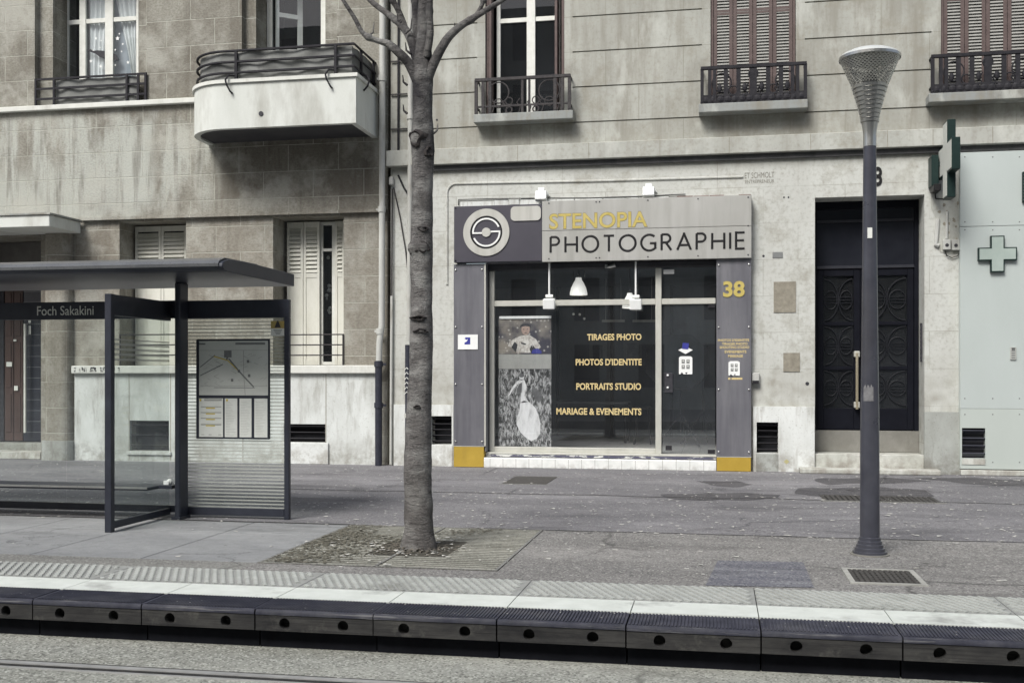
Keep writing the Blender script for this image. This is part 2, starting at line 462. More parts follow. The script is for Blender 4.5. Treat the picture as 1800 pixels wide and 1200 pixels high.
def m_brushed(name, c1, c2, rough=.4, metal=.6, spec=.5):
    g = G(name)
    n = g.noise(3, 5, .6, g.map((2.5,1,.25))); f = g.noise(220, 2, .5, g.map((1,1,.04)))
    b = g.noise(.9, 4, .6, g.map(loc=(2,2,2)))
    col = g.mix(g.ramp(g.math('ADD', g.math('MULTIPLY', n, .5), g.math('MULTIPLY', b, .5)), [(.36,0),(.64,1)]), c1, c2)
    dr_ = g.ramp(g.noise(4, 6, .65, g.map((1.5,1,.12), loc=(3,4,1))), [(.54,0),(.7,.35)])
    col = g.mix(dr_, col, tuple(a*.6 for a in c1))
    g.bsdf(col, g.math('ADD', rough-.05, g.math('MULTIPLY', n, .12)), metal, spec, bump=f, bstr=.03, bdist=.002)
    return g.m

def m_bark():
    g = G('grey_bark'); p = g.xyz()
    n1 = g.noise(9, 7, .65, g.map((1,1,.35))); n2 = g.noise(14, 5, .7, g.map((.55,.55,1.9)), 1.2); n3 = g.noise(70, 4, .7)
    col = g.mix(g.ramp(n1, [(.3,0),(.7,1)]), (.095,.09,.088), (.215,.207,.2))
    col = g.mix(g.ramp(n2, [(.54,0),(.64,.6)]), col, (.035,.032,.033))
    col = g.mix(g.ramp(g.noise(5, 6, .6, g.map((.6,.6,1.1), loc=(7,1,2))), [(.48,0),(.60,.75)]), col, (.30,.298,.285))
    dk = g.math('MULTIPLY', g.ramp(g.noise(1.5, 5, .6, g.map(loc=(1,8,3))), [(.42,0),(.58,.9)]), g.sstep(p[2], 2.2, 3.8))
    col = g.mix(dk, col, (.028,.027,.031))
    dk2 = g.math('MULTIPLY', g.math('SUBTRACT', 1.0, g.sstep(p[2], .2, 1.5)), .35)
    col = g.mix(dk2, col, (.085,.075,.068))
    g.bsdf(col, .9, 0, .2, bump=g.math('ADD', g.math('ADD', n1, n2), g.math('MULTIPLY', n3, .5)), bstr=1.0, bdist=.03)
    return g.m

MT = {}
MT['ashlar'] = m_ashlar()
MT['lime'] = m_limestone('weathered_limestone')
MT['lime_plain'] = m_limestone('limestone_band', (1.08,1.09,1.1), rows=False, dirt=.6)
MT['lime_grey'] = m_limestone('grey_limestone', (.72,.75,.8), rows=False, dirt=1.2)
MT['plinthL'] = m_plinth('whitewashed_plinth', (.45,.465,.44), (.66,.69,.675), (.25,.24,.21))
MT['plinthR'] = m_plinth('pale_plinth', (.55,.57,.55), (.70,.725,.71), (.27,.255,.22))
MT['plinthG'] = m_plinth('grey_plinth', (.27,.28,.255), (.40,.42,.40), (.16,.15,.13))
MT['step'] = m_plinth('worn_step_stone', (.42,.43,.39), (.56,.57,.53), (.24,.22,.19))
MT['render_white'] = mottled('balcony_render', (.53,.55,.51), (.63,.65,.62), 2.2, .85, streak=.8, dark=((.28,.27,.235), .75))
MT['mould'] = mottled('painted_moulding', (.55,.56,.52), (.67,.68,.64), 4, .8, dark=((.3,.28,.24), .6))
MT['iron'] = mottled('black_iron', (.012,.012,.016), (.03,.029,.033), 14, .65, 0, .2)
MT['iron_old'] = mottled('worn_iron', (.03,.028,.032), (.075,.07,.068), 25, .75, 0, .25)
MT['canvas'] = mottled('grey_canvas', (.15,.155,.15), (.225,.23,.22), 5, .9, bump=.2, fine=150, dark=((.07,.07,.07), .5))
MT['white_paint'] = mottled('white_joinery', (.60,.61,.56), (.72,.73,.69), 9, .55, bump=.05, dark=((.42,.41,.35), .3))
MT['shut_white'] = mottled('cream_shutter', (.56,.56,.49), (.68,.68,.62), 5, .6, streak=.7, bump=.05, dark=((.37,.35,.28), .4))
MT['shut_red'] = mottled('red_brown_joinery', (.085,.062,.058), (.125,.094,.088), 12, .6, bump=.08, dark=((.075,.05,.048), .5))
MT['louvre'] = mottled('grey_louvre', (.23,.23,.215), (.31,.31,.29), 12, .7, bump=.05, dark=((.17,.16,.145), .5))
MT['curtain'] = mottled('sheer_curtain', (.62,.64,.62), (.74,.75,.73), 3, .95, bump=.05)
MT['dark'] = mottled('dark_room', (.010,.011,.014), (.022,.023,.027), 1.5, .9, bump=0)
MT['dark_mid'] = mottled('shop_wall_paint', (.10,.112,.128), (.16,.172,.19), 1.2, .8, bump=0)
MT['glass'] = m_glass('window_glass', (.85,.88,.9), .6, dust=.03)
MT['glass_shop'] = m_glass('shop_glass', (.95,.965,.97), 1.7, dust=.035)
MT['glass_clear'] = m_glass('shelter_glass', (.93,.95,.94), .45, dust=.06)
MT['glass_frit'] = m_glass('printed_glass', (.92,.94,.93), .35, dust=.02, frit=(.038, .36, -1, 9))
MT['glass_band'] = m_glass('banded_glass', (.94,.96,.95), .3, dust=.06, frit=(.0515, .45, 1.68, 1.92))
MT['pipe_white'] = mottled('pale_pipe_paint', (.40,.405,.38), (.52,.53,.5), 7, .6, streak=.8, dark=((.2,.185,.15), .8))
MT['pipe_grey'] = mottled('grey_pipe_paint', (.36,.365,.34), (.48,.48,.45), 7, .65, streak=.8, dark=((.2,.18,.15), .8))
MT['pipe_dark'] = mottled('dark_pipe_iron', (.022,.024,.035), (.05,.052,.068), 9, .5, .2)
MT['navy'] = mottled('navy_panel', (.050,.048,.062), (.070,.067,.083), 1.4, .42, .1, .5, bump=0)
MT['alu'] = m_brushed('brushed_sign_panel', (.36,.36,.335), (.44,.44,.42), .45, .35)
MT['mauve'] = m_brushed('grey_pilaster_metal', (.17,.17,.195), (.27,.27,.29), .3, .45)
MT['alu_frame'] = mottled('shop_frame_metal', (.50,.50,.45), (.60,.60,.55), 8, .4, .3, .5, bump=0, streak=.5)
MT['gold'] = mottled('gold_panel', (.37,.25,.035), (.45,.31,.05), 3, .5, .1, .4, bump=0, dark=((.22,.15,.04), .6))
MT['gold_text'] = mottled('gold_lettering', (.42,.34,.09), (.51,.42,.15), 12, .75, 0, .2, bump=0)
MT['gold_pale'] = mottled('pale_gold_lettering', (.52,.41,.19), (.63,.52,.28), 30, .5, 0, .3, bump=0)
MT['black'] = mottled('black_lettering', (.008,.008,.009), (.016,.016,.017), 6, .45, bump=0)
MT['white_gloss'] = mottled('white_enamel', (.72,.74,.72), (.8,.81,.8), 6, .4, 0, .5, bump=0)
MT['ring'] = m_brushed('pale_ring_metal', (.43,.43,.39), (.52,.52,.49), .45, .3)
MT['blue'] = mottled('blue_print', (.03,.035,.22), (.045,.05,.28), 8, .6, bump=0)
MT['tile_white'] = None
MT['mint'] = mottled('mint_cladding', (.46,.51,.49), (.525,.575,.56), .8, .35, .15, .45, bump=0, streak=.7, dark=((.33,.365,.345), .35))
MT['mint_low'] = mottled('lower_mint_cladding', (.44,.485,.455), (.485,.53,.50), .8, .45, .1, .4, bump=0, streak=.7, dark=((.30,.325,.30), .5))
MT['green'] = mottled('dark_green_metal', (.008,.022,.020), (.015,.034,.031), 6, .45, .2, bump=0)
MT['shelter'] = mottled('navy_grey_shelter_paint', (.022,.025,.036), (.036,.04,.055), 5, .42, .2, .5, bump=0)
MT['roofm'] = mottled('shelter_roof_metal', (.10,.105,.112), (.16,.165,.17), 3, .3, .3, .5, bump=0)
MT['lampm'] = mottled('lamp_pole_paint', (.050,.052,.068), (.080,.083,.102), 5, .3, .25, .5, bump=0, fine=6, dark=((.06,.058,.056), .4))
MT['steel'] = m_brushed('polished_steel', (.42,.42,.41), (.58,.58,.56), .28, .9)
MT['paper'] = mottled('map_paper', (.50,.52,.48), (.57,.585,.55), 5, .6, bump=0)
MT['paper_w'] = mottled('white_paper', (.60,.62,.58), (.68,.695,.66), 9, .6, bump=0)
MT['ink'] = mottled('grey_ink', (.16,.17,.17), (.22,.225,.22), 20, .7, bump=0)
MT['ink_pale'] = mottled('pale_ink', (.34,.35,.33), (.42,.43,.40), 20, .7, bump=0)
MT['yellow'] = mottled('yellow_print', (.55,.43,.06), (.62,.5,.1), 20, .6, bump=0)
MT['door'] = mottled('dark_door_paint', (.006,.0065,.010), (.010,.011,.016), 6, .45, 0, .10, bump=.05)
MT['brass'] = m_brushed('pale_brass', (.42,.37,.26), (.55,.5,.38), .35, .6)
MT['kick'] = mottled('worn_kick_plate', (.18,.175,.155), (.27,.265,.24), 3, .5, .2, dark=((.1,.09,.075), .6))
MT['wood'] = mottled('red_brown_wood', (.05,.032,.028), (.09,.055,.047), 5, .5, streak=.9, bump=.1)
MT['bark'] = m_bark()
MT['pave_back'] = m_asphalt('worn_asphalt', (.135,.133,.142), (.228,.224,.232), .42)
MT['pave_front'] = m_asphalt('gritty_asphalt', (.16,.157,.152), (.24,.235,.225), .6, (.42,.41,.39))
MT['patch'] = m_asphalt('blue_asphalt_patch', (.10,.10,.125), (.20,.205,.22), .5, (.36,.37,.37), 4)
MT['concrete'] = m_asphalt('paver_concrete', (.215,.222,.228), (.28,.288,.29), .15, (.3,.3,.3))
MT['granite'] = m_asphalt('granite_border', (.17,.17,.16), (.23,.23,.215), .5, (.38,.38,.36))
MT['track'] = m_asphalt('pale_track_concrete', (.24,.245,.215), (.34,.345,.31), .7, (.52,.53,.48))
MT['tactile'] = mottled('pale_tactile_concrete', (.33,.345,.325), (.45,.465,.44), 5, .85, bump=.3, fine=120, dark=((.17,.17,.155), .7))
MT['whiteband'] = mottled('white_edge_stone', (.52,.55,.51), (.64,.67,.63), 5, .8, bump=.2, fine=140, dark=((.26,.265,.25), .8))
def m_rubber():
    g = G('blue_black_rubber'); p = g.xyz()
    n = g.noise(9, 6, .62); f = g.noise(120, 3, .6)
    col = g.mix(g.ramp(n, [(.33,0),(.67,1)]), (.026,.028,.042), (.056,.058,.080))
    dust = g.ramp(g.noise(2.3, 7, .68, g.map((.7,1,1), loc=(5,2,0))), [(.48,0),(.68,.55)])
    col = g.mix(dust, col, (.13,.13,.137))
    edge = g.math('SUBTRACT', 1.0, g.sstep(p[1], 6.76, 6.80))
    scr = g.ramp(g.noise(7, 7, .72, g.map((.35,3,9))), [(.55,0),(.63,.85)])
    col = g.mix(g.math('MULTIPLY', edge, scr), col, (.20,.20,.205))
    col = g.mix(g.math('MULTIPLY', edge, .35), col, (.014,.015,.02))
    g.bsdf(col, .66, 0, .25, bump=g.math('ADD', f, scr), bstr=.3, bdist=.004)
    return g.m
MT['rubber'] = m_rubber()
MT['tactile_base'] = mottled('dark_tactile_groove', (.235,.24,.228), (.31,.32,.305), 6, .9, bump=.2, fine=120)  # base coloured darker than the ribs, so the gaps stand out
def m_edge():
    g = G('weathered_edge_face')
    n = g.noise(6, 7, .65, g.map((.5,1,1.6))); gr = g.noise(16, 5, .65, g.map((.08,1,5)))
    col = g.mix(g.ramp(n, [(.33,0),(.67,1)]), (.024,.024,.025), (.062,.061,.058))
    col = g.mix(g.ramp(gr, [(.5,0),(.62,.55)]), col, (.018,.018,.019))
    col = g.mix(g.ramp(g.noise(3, 7, .7, g.map(loc=(3,0,1))), [(.56,0),(.68,.6)]), col, (.12,.117,.105))
    g.bsdf(col, .8, 0, .15, bump=g.math('ADD', n, gr), bstr=.35, bdist=.006)
    return g.m
MT['edge_face'] = m_edge()
MT['recess'] = mottled('recessed_edge_base', (.006,.0065,.009), (.012,.013,.017), 6, .85, bump=.1, spec=.1)
MT['rail'] = m_brushed('worn_rail_steel', (.42,.42,.41), (.58,.58,.56), .4, .4)
MT['groove'] = mottled('dark_groove', (.015,.015,.015), (.045,.045,.042), 10, .9, bump=.1)
MT['grate'] = m_asphalt('mossy_grate_concrete', (.21,.21,.18), (.35,.35,.305), .45, (.42,.42,.38), 3)
MT['moss'] = mottled('dry_moss', (.075,.072,.055), (.19,.18,.145), 18, .95, bump=.4, fine=90)
MT['litter'] = mottled('pale_petals', (.40,.40,.37), (.62,.61,.57), 30, .9, bump=0)
MT['cast'] = mottled('cast_iron_cover', (.045,.043,.04), (.09,.085,.08), 20, .7, .2)
MT['plaque'] = mottled('rough_stone_plaque', (.19,.175,.14), (.30,.28,.23), 12, .9, bump=.3, fine=40)
MT['brick'] = mottled('exposed_brick', (.09,.05,.042), (.2,.11,.095), 14, .9, bump=.3)
MT['grey_box'] = mottled('grey_plastic_box', (.40,.41,.385), (.5,.505,.48), 10, .6, dark=((.2,.19,.16), .6))
MT['skin'] = mottled('printed_skin', (.32,.23,.19), (.44,.33,.28), 20, .6, bump=0)
MT['photo_dark'] = mottled('printed_dark', (.02,.02,.025), (.05,.05,.058), 20, .6, bump=0)
MT['photo_grey'] = mottled('printed_grey', (.06,.06,.065), (.17,.17,.17), 7, .6, bump=0)

def m_tiles():
    g = G('white_glazed_tile'); p = g.xyz()
    fx = g.math('FRACT', g.math('DIVIDE', p[0], .222))
    j = g.math('LESS_THAN', fx, .035)
    n = g.noise(6, 5, .6)
    col = g.mix(g.ramp(n, [(.35,0),(.65,1)]), (.66,.68,.66), (.78,.79,.77))
    dirt = g.math('MULTIPLY', g.math('SUBTRACT', 1.0, g.sstep(p[2], 0, .12)), g.ramp(g.noise(9, 6, .7), [(.45,0),(.65,.6)]))
    col = g.mix(dirt, col, (.3,.28,.25))
    col = g.mix(j, col, (.34,.34,.32))
    g.bsdf(col, .3, 0, .5); return g.m
MT['tile_white'] = m_tiles()
def m_chipped():
    g = G('chipped_navy_paint'); n = g.noise(9, 6, .7, g.map((.7,1,2.2)))
    p = g.xyz()
    sh = g.math('ADD', n, g.math('MULTIPLY', p[0], -.025))
    col = g.mix(g.ramp(sh, [(.55,0),(.6,1)]), (.085,.085,.125), (.58,.59,.56))
    g.bsdf(col, .5, 0, .4); return g.m
MT['chipped'] = m_chipped()
def m_floor():
    g = G('grey_shop_tile'); p = g.xyz()
    a = g.math('LESS_THAN', g.math('FRACT', g.math('DIVIDE', p[0], .3)), .02)
    b = g.math('LESS_THAN', g.math('FRACT', g.math('DIVIDE', p[1], .3)), .02)
    col = g.mix(g.math('MAXIMUM', a, b), g.mix(g.noise(4, 5), (.46,.455,.43), (.58,.57,.54)), (.16,.16,.15))
    g.bsdf(col, .35, 0, .5); return g.m
MT['floor'] = m_floor()
def m_cone():
    g = G('perforated_steel')
    uv = g.N('ShaderNodeUVMap').outputs[0]; s = g.xyz(uv)
    u = g.math('MULTIPLY', s[0], 40); v = g.math('MULTIPLY', s[1], 17)
    row = g.math('FLOOR', v)
    u2 = g.math('FRACT', g.math('ADD', u, g.math('MULTIPLY', g.math('MODULO', row, 2.0), .5)))
    du = g.math('SUBTRACT', u2, .5); dv = g.math('SUBTRACT', g.math('FRACT', v), .5)
    d = g.math('SQRT', g.math('ADD', g.math('MULTIPLY', du, du), g.math('MULTIPLY', dv, dv)))
    hole = g.math('LESS_THAN', d, .31)
    g.bsdf(g.mix(g.noise(12, 4), (.33,.33,.31), (.46,.46,.44)), .32, .8, .5, alpha=g.math('SUBTRACT', 1.0, hole))
    return g.m
MT['cone'] = m_cone()
def m_diffuser():
    g = G('lamp_diffuser'); 
    g.bsdf(g.mix(g.noise(5, 3), (.44,.46,.45), (.54,.56,.55)), .35, 0, .5); return g.m
MT['diff'] = m_diffuser()
def m_treeroot():
    g = G('printed_tree_bark'); 
    n = g.noise(13, 8, .78, g.map((1.5,1,.55), rot=(0,.6,0)), .8)
    g.bsdf(g.ramp(n, [(.42,.012),(.485,.10),(.545,.38),(.66,.62)]), .6, bump=None); return g.m
MT['print_bark'] = m_treeroot()
def m_bokeh():
    g = G('printed_bokeh')
    d = g.voro(13, g.map((1,.01,1))); dots = g.ramp(d, [(.16,1),(.28,0)])
    b = g.mix(g.ramp(g.noise(3, 3, .5, g.map(loc=(3,0,1))), [(.4,0),(.62,1)]), (.045,.043,.06), (.26,.235,.20))
    g.bsdf(g.mix(g.math('MULTIPLY', dots, .75), b, (.5,.48,.44)), .5); return g.m
MT['bokeh'] = m_bokeh()
# ---------------------------------------------------------------- ground, platform, track
YB = 18.0
def sheet(mb, x0, x1, y0, y1, z): mb.q((x0,y0,z),(x1,y0,z),(x1,y1,z),(x0,y1,z)); return mb
def slab(x0, x1, y0, y1, z0, z1): return MB().box(x0, x1, y0, y1, z0, z1)
XL, XR = -34.0, 22.0
ST('ground', sheet(MB(), -250, 250, -250, 250, -.42), MT['track'])
ST('track_bed', slab(XL, XR, -.6, 6.86, -.40, -.27), MT['track'])
ST('pavement', slab(XL, XR, 10.72, 24, -.30, 0.0), MT['pave_back'])
xpl = -3.76
ST('platform_asphalt', slab(xpl, XR, 8.08, 10.72, -.30, 0.0), MT['pave_front'])
ST('granite_border', slab(XL, xpl, 8.08, 8.42, -.30, 0.0), MT['granite'])
pv = MB()
ys = [8.42, 10.716]
xj = xpl; k = 0
while xj > XL:
    x2 = xj - 1.05
    pv.box(x2 + .008, xj - .004, 8.425, 10.0, -.28, 0.0); pv.box(x2 + .008, xj - .004, 10.008, 10.716, -.28, 0.0)
    xj = x2
ST('concrete_paving', pv, MT['concrete'], bevel=.003)
ST('paving_bed', slab(XL, xpl, 8.42, 10.72, -.30, -.02), MT['groove'])
PITCH, J0 = .822, .262
# tactile strip and white edge line, both cut by the joints between slabs
tb = MB(); wb = MB(); rb_ = MB()
k0, k1 = -34, 22
for k in range(k0, k1):
    a = J0 + k*PITCH + .003; b = a + PITCH - .007
    if (k % 2) == 0: tb.box(a, b + PITCH, 7.482, 8.076, -.28, 0.0)
    wb.box(a, b, 7.112, 7.474, -.28, 0.002)
for ix in range(-280, 150):
    for iy in range(8):
        x = ix*.066 + (iy % 2)*.033; y = 7.535 + iy*.068
        if -13.5 < x < 6.5 and abs(((x - J0) / PITCH) % 2) > .04 and abs(((x - J0) / PITCH) % 2) < 1.93:
            rb_.obox((x, y, .003), (.027, .074, .013), Matrix.Rotation(radians(36), 3, 'Z'))
ST('tactile_paving', tb, MT['tactile_base'])
ST('tactile_paving_ribs', rb_, MT['tactile'])
ST('white_edge_line', wb, MT['whiteband'])
ST('joint_bed', slab(XL, XR, 7.11, 8.08, -.30, -.012), MT['groove'])
# far side of the street: the platform on which the camera stands
ST('near_platform', slab(XL, XR, -13.9, -.6, -.40, 0.0), MT['pave_front'])

# platform edge blocks
def edge_block(k, proto=[None]):
    x = J0 + k*PITCH
    if proto[0]:
        src = proto[0]; r = src.copy(); C.objects.link(r); r.location.x = x
        for ch in src.children:
            c = ch.copy(); C.objects.link(c); c.parent = r
            if 'label' in c: del c['label']
        return r
    r = E('platform_edge_block', 'dark edge block', 'edge block', (x, 6.9, -.27), 'edge blocks along the tram platform')
    x0, x1 = x + .005, x + PITCH - .005
    t = MB()
    t.box(x0, x1, 6.764, 7.106, -.0395, -.006)
    n = 36
    for i in range(n):
        a = x0 + .008 + i*(PITCH-.026)/n
        t.box(a, a + .0115, 6.775, 7.10, -.006, .001)
    # rounded nose
    pr = []
    for i in range(7):
        a = i/6*pi/2
        pr.append((6.765 - .022*sin(a)*1.0, -.036 + .034*cos(a)))
    for (ya, za), (yb, zb) in zip(pr, pr[1:]):
        t.q((x0,yb,zb),(x1,yb,zb),(x1,ya,za),(x0,ya,za))
    for s, xx in ((1, x0), (-1, x1)):
        pts = [(xx, y, z) for y, z in pr] + [(xx, 6.765, -.036)]
        t.q(*(pts if s > 0 else pts[::-1]))
    P('ribbed_tread', t, MT['rubber'], r)
    f = MB(); yf = 6.748; z0, z1 = -.142, -.040; zc = (z0+z1)/2; R = .037; hx = (z1-z0)/2
    cs = [x0 + (x1-x0)*.25, x0 + (x1-x0)*.75]
    xs = [x0, cs[0]-hx, cs[0]+hx, cs[1]-hx, cs[1]+hx, x1]
    for a, b in ((xs[0],xs[1]),(xs[2],xs[3]),(xs[4],xs[5])):
        f.q((a,yf,z0),(b,yf,z0),(b,yf,z1),(a,yf,z1))
    for c in cs:
        m = 24; n0 = len(f.v)
        for i in range(m):
            a = 2*pi*i/m; ca, sa = cos(a), sin(a)
            q_ = hx/max(abs(ca), abs(sa))
            f.v += [(c+q_*ca, yf, zc+q_*sa), (c+R*ca, yf, zc+R*sa), (c+R*ca, yf+.07, zc+R*sa)]
        for i in range(m):
            j = (i+1) % m
            f.f.append((n0+3*i, n0+3*j, n0+3*j+1, n0+3*i+1)); f.f.append((n0+3*i+1, n0+3*j+1, n0+3*j+2, n0+3*i+2))
        f.f.append(tuple(n0+3*i+2 for i in range(m)))
    f.q((x0,yf,z0),(x0,yf+.05,z0),(x1,yf+.05,z0),(x1,yf,z0))
    f.q((x0,yf,z0),(x0,yf,z1),(x0,yf+.05,z1),(x0,yf+.05,z0)); f.q((x1,yf,z0),(x1,yf+.05,z0),(x1,yf+.05,z1),(x1,yf,z1))
    P('pierced_face', f, MT['edge_face'], r)
    P('base', MB().box(x0, x1, 6.83, 7.1, -.27, -.143), MT['recess'], r)
    proto[0] = r
    return r
BL = {-9: 'dark edge block of the tram platform, two beyond the leftmost one in view',
      -8: 'dark edge block of the tram platform, next beyond the leftmost one in view',
      -7: 'dark edge block cut by the left border, first of the tram platform edge',
      -6: 'dark edge block in front of the shelter bench and its front corner post',
      -5: 'dark edge block below the transit map panel of the shelter',
      -4: 'dark edge block below the left corner of the tree grate',
      -3: 'dark edge block straight in front of the bare tree trunk',
      -2: 'dark edge block right of the tree, below the shop poster',
      -1: 'dark edge block below the glass shop door, left of the blue asphalt patch',
      0: 'dark edge block below the lamp post and the blue asphalt patch',
      1: 'dark edge block cut by the right border, below the square drain grate',
      2: 'dark edge block of the tram platform, next beyond the rightmost one in view',
      3: 'dark edge block of the tram platform, two beyond the rightmost one in view'}
for k in list(range(-13, -9)) + [4, 5, 6, 7]:
    BL[k] = 'dark edge block of the tram platform far beyond the shelter, outside the photo' if k < 0 else 'dark edge block of the tram platform far beyond the lamp post, outside the photo'
for k in range(-13, 8):
    r_ = edge_block(k); r_['label'] = BL[k]; jr = random.Random(k+40)
    r_.location.z += jr.uniform(-.003,.003); r_.location.y += jr.uniform(-.004,.003); r_.rotation_euler.z = jr.uniform(-.0025,.0025)

# tram rail: head, running groove and the strip of sealant on each side
ry = 6.12
rl = E('tram_rail', 'worn steel tram rail with a dark groove set in pale concrete', 'rail', (-4, ry, -.27))
P('rail_head', MB().box(XL, XR, ry, ry+.055, -.30, -.262), MT['rail'], rl)
P('groove', MB().box(XL, XR, ry-.06, ry, -.30, -.2675), MT['groove'], rl)
P('guard_lip', MB().box(XL, XR, ry-.085, ry-.06, -.30, -.264), MT['rail'], rl)
P('sealant', MB().box(XL, XR, ry+.055, ry+.085, -.30, -.2665), MT['groove'], rl)
# ---------------------------------------------------------------- left building: stone apartment house
XB = PX(681, YB)
LB = E('stone_building', 'soot stained grey stone building with a rounded white balcony', 'building', (-12, YB, 0))
YL = YB + .06
def rect(a, b, c, d, Y): return RC(a, b, c, d, Y)
zs_ = 6.52                                   # top of the moulding under the upper windows
w1 = (PX(61,YB), PX(258,YB), zs_, 9.2)
w2 = (PX(425,YB), PX(592,YB), zs_, 9.2)
m = MB()
zmid = 4.42
wall(m, -34, XB, zmid, 11.5, YB, [(*w1, .13, False), (*w2, .13, False)])
# stepped stone surrounds of the two upper windows
i1 = (PX(93,YB+.13), PX(244,YB+.13), zs_, 9.1); i2 = (PX(450,YB+.13), PX(572,YB+.13), zs_, 9.1)
wall(m, w1[0], w1[1], w1[2], w1[3], YB+.13, [(*i1, .75, False)])
wall(m, w2[0], w2[1], w2[2], w2[3], YB+.13, [(*i2, .75, False)])
m.q((-34,YB,zmid),(-34,YL,zmid),(XB,YL,zmid),(XB,YB,zmid))
g3 = (PX(210,YL), PX(327,YL), 1.70, 4.36); g4 = (PX(480,YL), PX(604,YL), 1.70, 4.36)
ent = (PX(-95,YL), PX(72,YL), 0.0, 4.15)
vt1 = (*rect(228,739,297,792,YL-.07),); vt2 = (*rect(499,745,572,777,YL-.07),)
wall(m, -34, XB, 0, zmid, YL, [(*g3, .9, False), (*g4, .9, False), (*ent, 1.0, False), (*vt1, .3, False), (*vt2, .3, False)])
m.q((XB,YB,0),(XB,YB+6,0),(XB,YB+6,11.5),(XB,YB,11.5)); m.q((-34,YB,11.5),(XB,YB,11.5),(XB,YB+9,11.5),(-34,YB+9,11.5))
m.q((-34,YB+9,0),(-34,YB,0),(-34,YB,11.5),(-34,YB+9,11.5))
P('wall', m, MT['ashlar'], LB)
# thin dark drip ledge between the two storeys
P('drip_ledge', MB().box(PX(142,YB), XB-.02, YB-.035, YB-.003, zmid-.035, zmid+.02), MT['ashlar'], LB)
P('string_course', MB().box(-34, PX(352,YB), YB-.10, YB-.002, 6.425, 6.515), MT['mould'], LB, bevel=.012, seg=2)
# whitewashed plinth and its ledge
pm = MB(); px0 = PX(131,YL-.07); px1 = PX(660,YL-.07)
wall(pm, px0, px1, 0, 1.585, YL-.07, [(*vt1, .07, False), (*vt2, .07, False)])
pm.q((px1,YL-.07,0),(px1,YL,0),(px1,YL,1.585),(px1,YL-.07,1.585)); pm.q((px0,YL,0),(px0,YL-.07,0),(px0,YL-.07,1.585),(px0,YL,1.585))
P('plinth', pm, MT['plinthL'], LB)
jm = MB()
for px in (227, 300, 427, 573):
    x = PX(px, YL-.07); jm.box(x-.006, x+.006, YL-.073, YL-.0705, .02, 1.58)
P('plinth_joints', jm, MT['plaque'], LB)
P('sill_ledge', MB().box(px0-.02, px1+.03, YL-.15, YL-.001, 1.588, 1.73), MT['mould'], LB, bevel=.015, seg=2)
for vt, nm, lab in ((vt1, 3, 'wide cellar vent with pale sill block'), (vt2, 3, 'low cellar vent above a white block')):
    v = MB()
    v.box(vt[0]+.002, vt[1]-.002, YL+.15, YL+.28, vt[2], vt[3])
    p = P('cellar_vent', v, MT['dark'], LB, lab)
    s = MB()
    n = nm
    for i in range(n):
        z = vt[2] + (i+.5)*(vt[3]-vt[2])/n
        s.obox(((vt[0]+vt[1])/2, YL+.0, z), (vt[1]-vt[0]-.01, .09, .012), Matrix.Rotation(radians(-25), 3, 'X'))
    P('louvre_bars', s, MT['iron'], p)
b1 = rect(222,793,300,808,YL-.1); b2 = rect(495,778,577,816,YL-.1)
P('vent_sill', MB().box(b1[0], b1[1], YL-.11, YL-.071, .12, b1[3]), MT['plinthR'], LB, bevel=.006)
P('vent_sill', MB().box(b2[0], b2[1], YL-.11, YL-.071, .0, b2[3]), MT['plinthR'], LB, bevel=.006)

def leaf_louvre(mb_f, mb_s, x0, x1, z0, z1, y, zl0, zl1, pitch=.05, st=.045, rails=(), th=.035):
    """one shutter leaf: stiles and rails into mb_f, slats into mb_s between zl0 and zl1"""
    mb_f.box(x0, x0+st, y, y+th, z0, z1); mb_f.box(x1-st, x1, y, y+th, z0, z1)
    for r0, r1 in rails: mb_f.box(x0+st, x1-st, y+.003, y+th-.003, r0, r1)
    z = zl0 + pitch/2
    while z < zl1:
        mb_s.obox(((x0+x1)/2, y+th*.55, z), (x1-x0-2*st, pitch*1.36, .008), Matrix.Rotation(radians(57), 3, 'X')); z += pitch

def sash(name, x0, x1, z0, z1, y, verts_, trans, frame=.06, parent=None, mat='white_paint', glass='glass', depth=.05, interior=True, label=None):
    """white window frame with its pane and the dark room behind"""
    f = MB()
    f.box(x0, x0+frame, y, y+depth, z0, z1); f.box(x1-frame, x1, y, y+depth, z0, z1)
    f.box(x0+frame, x1-frame, y, y+depth, z0, z0+frame); f.box(x0+frame, x1-frame, y, y+depth, z1-frame, z1)
    for a, b in verts_: f.box(a, b, y-.012, y+depth, z0+frame, z1-frame)
    xs = [x0+frame] + [v for ab in verts_ for v in ab] + [x1-frame]
    for t0, t1 in trans:
        for a, b in zip(xs[::2], xs[1::2]): f.box(a, b, y+.004, y+depth-.004, t0, t1)
    wd = P(name, f, MT[mat], parent, label, bevel=.004)
    P('pane', MB().q((x0+frame,y+.03,z0+frame),(x1-frame,y+.03,z0+frame),(x1-frame,y+.03,z1-frame),(x0+frame,y+.03,z1-frame)), MT[glass], wd)
    if interior:
        r = MB(); Y1 = y+1.4; e = .25
        r.q((x0-e,Y1,z0-e),(x1+e,Y1,z0-e),(x1+e,Y1,z1+e),(x0-e,Y1,z1+e))
        r.q((x0-e,y+.052,z0-e),(x0-e,Y1,z0-e),(x0-e,Y1,z1+e),(x0-e,y+.052,z1+e)); r.q((x1+e,Y1,z0-e),(x1+e,y+.052,z0-e),(x1+e,y+.052,z1+e),(x1+e,Y1,z1+e))
        r.q((x0-e,y+.052,z1+e),(x0-e,Y1,z1+e),(x1+e,Y1,z1+e),(x1+e,y+.052,z1+e)); r.q((x0-e,y+.052,z0-e),(x1+e,y+.052,z0-e),(x1+e,Y1,z0-e),(x0-e,Y1,z0-e))
        P('room', r, MT['dark'], wd)
    return wd

